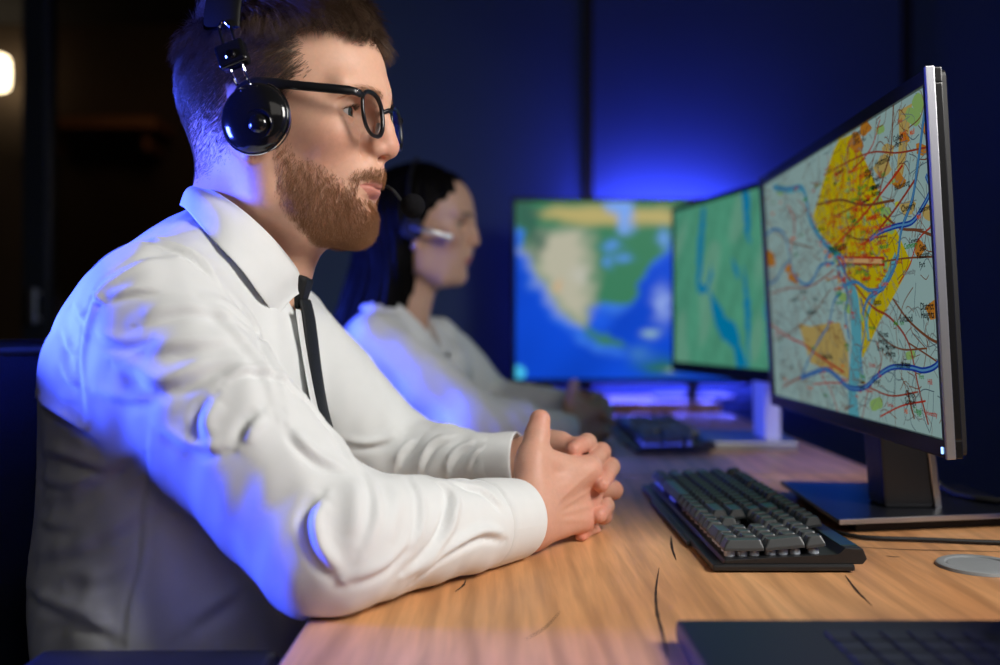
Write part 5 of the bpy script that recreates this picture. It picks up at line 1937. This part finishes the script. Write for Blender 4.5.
def key_layout():
    """(x, y, width, depth in key units, row) with x from the left end, y from the user's side"""
    out = []
    def row(y, spec, r):
        x = 0.
        for w in spec:
            if w < 0: x -= w
            else: out.append((x + w / 2, y, w, 1, r)); x += w
    g, q = -.25, [1, 1, 1]
    row(5.75, [1, -1, 1, 1, 1, 1, -.5, 1, 1, 1, 1, -.5, 1, 1, 1, 1, g] + q, 5)
    row(4.5, [1] * 13 + [2, g] + q + [g, 1, 1, 1, 1], 4)
    row(3.5, [1.5] + [1] * 12 + [1.5, g] + q + [g] + q, 3)
    row(2.5, [1.75] + [1] * 11 + [2.25, -3.5] + q, 2)
    row(1.5, [2.25] + [1] * 10 + [2.75, -1.25, 1, -1.25] + q, 1)
    row(.5, [1.25, 1.25, 1.25, 6.25, 1.25, 1.25, 1.25, 1.25, g] + q + [g, 2, 1], 0)
    out.append((22.0, 3.0, 1, 2, 3)); out.append((22.0, 1.0, 1, 2, 1))
    return out


KEYMESH = {}


def key_mesh(w, d):
    if (w, d) in KEYMESH: return KEYMESH[(w, d)]
    bx, by, h = w * U / 2 - .0004, d * U / 2 - .0004, .0095
    tx, ty = bx - .0026, by - .0030
    b = MB(); n = 5
    prof = [(0, 1, 0), (.0025, .97, 0), (h * .88, .12, 0), (h, -.06, 0), (h * .93, -.6, 1)]
    rings = []
    for z, f, _ in prof:
        hx, hy = tx + (bx - tx) * f, ty + (by - ty) * f
        r = .0012 + .001 * (1 - max(f, 0)); ring = []
        for cx, cy, a0 in ((hx - r, hy - r, 0), (-hx + r, hy - r, 90), (-hx + r, -hy + r, 180), (hx - r, -hy + r, 270)):
            for a in (0, 45, 90):
                t = math.radians(a0 + a); ring.append(b.bm.verts.new((cx + r * math.cos(t), cy + r * math.sin(t) + (.0008 if z > .005 else 0), z)))
        rings.append(ring)
    for a, c in zip(rings, rings[1:]):
        for i in range(12): b.bm.faces.new((a[i], a[(i + 1) % 12], c[(i + 1) % 12], c[i])).smooth = False
    b.bm.faces.new(rings[-1]); b.bm.faces.new(rings[0][::-1])
    bmesh.ops.recalc_face_normals(b.bm, faces=b.bm.faces[:])
    me = bpy.data.meshes.new('key'); b.bm.to_mesh(me); b.bm.free(); me.materials.append(key_m)
    KEYMESH[(w, d)] = me
    return me


def make_keyboard(loc, rz, label):
    root = empty('keyboard', loc, rz); tag(root, label, 'keyboard')
    W, D = .440, .141
    b = MB()
    b.box((-W / 2, -D / 2, .0015), (W / 2, D / 2 - .012, .0075), .002, 2)
    b.box((-W / 2 + .10, -D / 2 - .004, .001), (W / 2 - .10, -D / 2 + .02, .006), .002, 2)
    tr = b.build('bottom_tray', kb_m, root)
    b = MB()
    b.prism([(-D / 2 + .010, .007), (D / 2 - .004, .007), (D / 2, .012), (D / 2 - .004, .0215), (D / 2 - .020, .0225), (D / 2 - .026, .0150), (-D / 2 + .012, .0115)], -W / 2 + .003, W / 2 - .003, 0, .0012)
    b.build('case', kb_m, root)
    b = MB(); b.box((W / 2 - .075, D / 2 - .0215, .0215), (W / 2 - .012, D / 2 - .006, .0228), .0006)
    b.build('indicator_panel', kled_m, root)
    for sx in (-1, 1):
        b = MB(); b.box((sx * (W / 2 - .03) - .016, D / 2 - .030, 0), (sx * (W / 2 - .03) + .016, D / 2 - .016, .009), .001)
        b.build('foot', kb_m, root)
    x0, y0 = -22.5 * U / 2, -D / 2 + .012
    sl = (.0150 - .0115) / (D - .038)
    tilt = {0: .10, 1: .03, 2: -.02, 3: -.07, 4: -.11, 5: -.12}
    keys = []
    for (x, y, w, d, r) in key_layout():
        o = bpy.data.objects.new('key', key_mesh(w, d)); COL.objects.link(o); o.parent = root
        lx, ly = x0 + x * U, y0 + y * U
        o.location = (lx, ly, .0172 + (y * U) * sl + {0: .0008, 1: 0, 2: 0, 3: .0004, 4: .0012, 5: .0016}[r])
        o.rotation_euler = (-tilt[r] * .8 + math.atan(sl), 0, 0)
        keys.append(o)
    b = MB()
    for (x, y, w, d, r) in key_layout():
        lx, ly, z = x0 + x * U, y0 + y * U, .0115 + (y * U) * sl
        pts = [0] if d == 1 and w < 2 else [-.5, 0, .5]
        for p in pts:
            ox, oy = (p * U * 1.2 if w >= 2 else 0), (p * U * 1.2 if d == 2 else 0)
            b.lathe([(.0052, -.001), (.0052, .003), (.0036, .0052), (.0034, .0075)], 10, Matrix.Translation((lx + ox, ly + oy, z)))
    sw = b.build('switches', switch_m, root); sw['kind'] = 'stuff'; sw['label'] = 'translucent key switches under the caps'
    return root


KX = .192 + .0705
make_keyboard((KX, 1.098, DESK), -math.pi / 2, 'black full-size keyboard on the near desk beside the clasped hands')
make_keyboard((.305, 1.90, DESK), -math.pi / 2, 'dark keyboard on the far desk in front of the dark-haired woman')

# ------------------------------------------------------------------ laptop, at the lower edge
lap = empty('laptop', (.243, .517, DESK)); tag(lap, 'open black laptop at the near end of the desk', 'laptop')
lp_m = add_noise(mat('laptop_black', (.007, .009, .012), .42, spec=.5), 200, .1)
b = MB(); b.box((-.120, -.165, .003), (.125, .165, .018), .004, 3); b.build('body', lp_m, lap)
b = MB(); b.box((-.112, -.055, .0178), (-.035, .065, .0186), .0005); b.build('touchpad', mat('touchpad_grey', (.022, .026, .034), .3), lap)
lk = {}
for r in range(6):
    n = 14
    for i in range(n):
        x = -.018 + r * .0185; y = -.150 + i * .0212
        key = r == 5
        if key not in lk:
            lkm = lk.setdefault('m', mat('laptop_key', (.012, .014, .018), .4)); bb = MB(); bb.box((-.0078, -.0092, 0), (.0078 if not key else .003, .0092, .0016), .0006, 2); o = bb.build('key', lkm, lap); lk[key] = o.data
        else:
            o = bpy.data.objects.new('key', lk[key]); link(o, lap)
        o.location = (x, y, .0180)
for sy in (-1, 1):
    b = MB(); b.box((-.115, sy * .15 - .01, 0), (.115, sy * .15 + .01, .004), .001); b.build('rubber_foot', matte_m, lap)
b = MB(); Mh = Matrix.Translation((.124, 0, .016)) @ Matrix.Rotation(math.radians(22), 4, 'Y')
b.box((-.006, -.165, 0), (.001, .165, .225), .003, 3, M=Mh); lid = b.build('lid', lp_m, lap)
b = MB(); b.box((-.0068, -.156, .014), (-.0058, .156, .214), 0, M=Mh); b.build('display', mat('laptop_display_off', (.006, .007, .010), .12), lid)
b = MB(); b.tube([(.124, -.12, .018), (.124, .12, .018)], .005, 12); b.build('hinge', matte_m, lap)

# ------------------------------------------------------------------ cable grommet and cables
gc_ = P(979, 567, .900); gc_[2] = DESK
gm = empty('cable_grommet', gc_); tag(gm, 'round grey cable grommet cover set in the desk beside the monitor base', 'grommet')
gr_m = add_noise(mat('grey_plastic', (.28, .30, .31), .45), 100, .05)
b = MB(); b.lathe([(0, .0008), (.026, .0008), (.0285, .0012), (.0295, .0036), (.034, .0040), (.0365, .0028), (.0375, .0002), (.030, .0001)], 64); b.build('rim', gr_m, gm, True)
b = MB(); b.lathe([(0, .0028), (.024, .0030), (.0272, .0026), (.0276, .0008)], 48); b.build('cap', gr_m, gm, True)


def cable(name, pts, r, label):
    b = MB(); b.tube([Vector(p) for p in spline(pts, len(pts) * 8)], r, 8)
    o = b.build(name, matte_m); tag(o, label, 'cable'); return o


z = DESK + .0032
cable('cable', [(.335, 1.125, DESK + .010), (.352, 1.07, z), (.372, 1.015, z), (.44, 1.000, z), (.52, .985, z), (.575, .985, z), (.600, .99, z - .02), (.62, 1.0, z - .20)], .0024, 'thin black cable running along the desk in front of the monitor base')
cable('cable', [(.492, 1.24, DESK + .13), (.505, 1.22, DESK + .09), (.535, 1.20, DESK + .035), (.548, 1.17, DESK + .0210), (.572, 1.12, DESK + .0212), (.610, 1.10, DESK + .0205), (.63, 1.09, DESK - .15)], .0040, 'thick black cable hanging down behind the road map monitor\'s neck')
cable('cable', [(.500, 1.29, DESK + .12), (.515, 1.29, DESK + .06), (.545, 1.30, DESK + .010), (.565, 1.30, DESK + .0042), (.590, 1.28, DESK - .01), (.60, 1.26, DESK - .2)], .0035, 'black cable dropping over the back edge of the desk')

# ------------------------------------------------------------------ office chairs
mesh_m = add_noise(mat('navy_chair_fabric', (.012, .018, .045), .8, spec=.2), 700, .4, .5, dist=.001)
frame_m = mat('chair_black_plastic', (.012, .013, .016), .4)


def make_chair(loc, label, seat_z=.445):
    root = empty('office_chair', loc); tag(root, label, 'chair')
    # backrest: curved panel, profile in x (towards the desk) against z
    prof = spline([(-.115, .47), (-.135, .56), (-.160, .65), (-.198, .76), (-.236, .88), (-.262, .946)], 26)
    G, ring = [], []
    for i, (x, zz) in enumerate(prof):
        t = i / 25; hw = .180 + .03 * math.sin(t * 3.1) - .05 * max(0, t - .85) / .15 * .6
        G.append([np.array([x + .060 * (u ** 2) , u * hw, zz]) for u in np.linspace(-1, 1, 17)])
    G = np.array(G)
    grid_mesh('backrest', G, mesh_m, root, .022, 1)
    b = MB()
    loop = [Vector(p) for p in list(G[0]) + list(G[1:, -1]) + list(G[-1, ::-1][1:]) + list(G[1:-1, 0][::-1])]
    b.tube(loop, .013, 10, True)
    b.build('back_frame', frame_m, root, True)
    b = MB(); b.box((-.16, -.235, seat_z - .06), (.27, .235, seat_z), .030, 4); b.build('seat', mesh_m, root, True)
    for s in (-1, 1):
        b = MB(); b.box((-.055, s * .250 - .034, .702), (.126, s * .250 + .034, .731), .010, 3)
        pad = b.build('armrest', frame_m, root, True)
        b = MB(); b.tube([(.04, s * .262, .708), (.045, s * .268, .56), (.03, s * .255, .43), (.02, s * .15, .40)], .016, 10, flat=(1, 1.5)); b.build('armrest_post', frame_m, pad, True)
    b = MB(); b.tube([(-.14, 0, .50), (-.13, 0, .42), (-.05, 0, .385), (.04, 0, .385)], .026, 10, flat=(1.4, .7)); b.build('back_bracket', frame_m, root, True)
    b = MB(); b.tube([(.05, 0, .09), (.05, 0, .39)], .024, 16); b.build('gas_lift', frame_m, root, True)
    for k in range(5):
        a = k * 2 * math.pi / 5 + .3
        b = MB(); e = Vector((.05 + .30 * math.cos(a), .30 * math.sin(a), .075))
        b.tube([(.05, 0, .105), (.05 + .15 * math.cos(a), .15 * math.sin(a), .098), e], [.030, .022, .015], 10, flat=(1, .7))
        leg = b.build('base_leg', frame_m, root, True)
        b = MB(); b.lathe([(0, -.012), (.026, -.011), (.029, -.006), (.029, .006), (.026, .011), (0, .012)], 24, Matrix.Translation((e.x, e.y, .0300)) @ Matrix.Rotation(a, 4, 'Z') @ Matrix.Rotation(math.pi / 2, 4, 'X'))
        b.tube([(e.x, e.y, .03), (e.x, e.y, .07)], .006, 8)
        b.build('caster', frame_m, leg, True)
    return root


make_chair((-.290, .95, 0), 'navy office chair the bearded man sits on')
make_chair((-.235, 1.85, 0), 'navy office chair under the dark-haired woman')
# ------------------------------------------------------------------ camera and lights
cam = bpy.data.cameras.new('camera'); cam.lens = 35.0; cam.sensor_width = 36.0
cam.shift_y = -(332.5 - HOR) / 1000.0
cam.clip_start = .02
cam.dof.use_dof = True; cam.dof.focus_distance = .90; cam.dof.aperture_fstop = 2.3; cam.dof.aperture_blades = 9
co = bpy.data.objects.new('camera', cam); link(co)
co.location = (0, 0, CAM_Z); co.rotation_euler = (math.pi / 2, 0, 0)
SC.camera = co


def area(name, loc, target, size, power, col, shape='RECTANGLE', size_y=None, spread=180):
    l = bpy.data.lights.new(name, 'AREA'); l.energy = power; l.color = col; l.shape = shape; l.size = size
    if size_y: l.size_y = size_y
    l.spread = math.radians(spread)
    o = bpy.data.objects.new(name, l); link(o); o.location = loc
    o.rotation_euler = (Vector(target) - Vector(loc)).to_track_quat('-Z', 'Y').to_euler()
    return o


area('key_softbox', (.95, .34, 1.68), (-.12, .90, .95), .5, 8.0, (1, .965, .91), size_y=.55, spread=110)
area('blue_lamp_man', (-1.45, .77, 1.02), (-.20, .80, .92), .35, 25, (.05, .09, 1.0), size_y=.35, spread=80)
area('blue_lamp_woman', (-1.40, 1.62, .88), (-.20, 1.70, .80), .25, 9, (.05, .09, 1.0), size_y=.2, spread=42)
area('room_fill', (.45, -1.1, 2.3), (-.2, 1.6, .9), 1.6, 4.6, (1, .93, .85), size_y=1.0)
area('far_room_fill', (-1.4, 4.4, 2.6), (-1.2, 5.4, 1.0), .8, 2.2, (1, .72, .42))  # unseen fill added to lift the dark far room
w = bpy.data.worlds.new('world'); SC.world = w; w.use_nodes = True
w.node_tree.nodes['Background'].inputs[0].default_value = (.02, .03, .05, 1); w.node_tree.nodes['Background'].inputs[1].default_value = .3
SC.view_settings.view_transform = 'Standard'; SC.view_settings.look = 'None'
SC.view_settings.exposure = 0; SC.view_settings.gamma = 1; SC.view_settings.use_curve_mapping = False
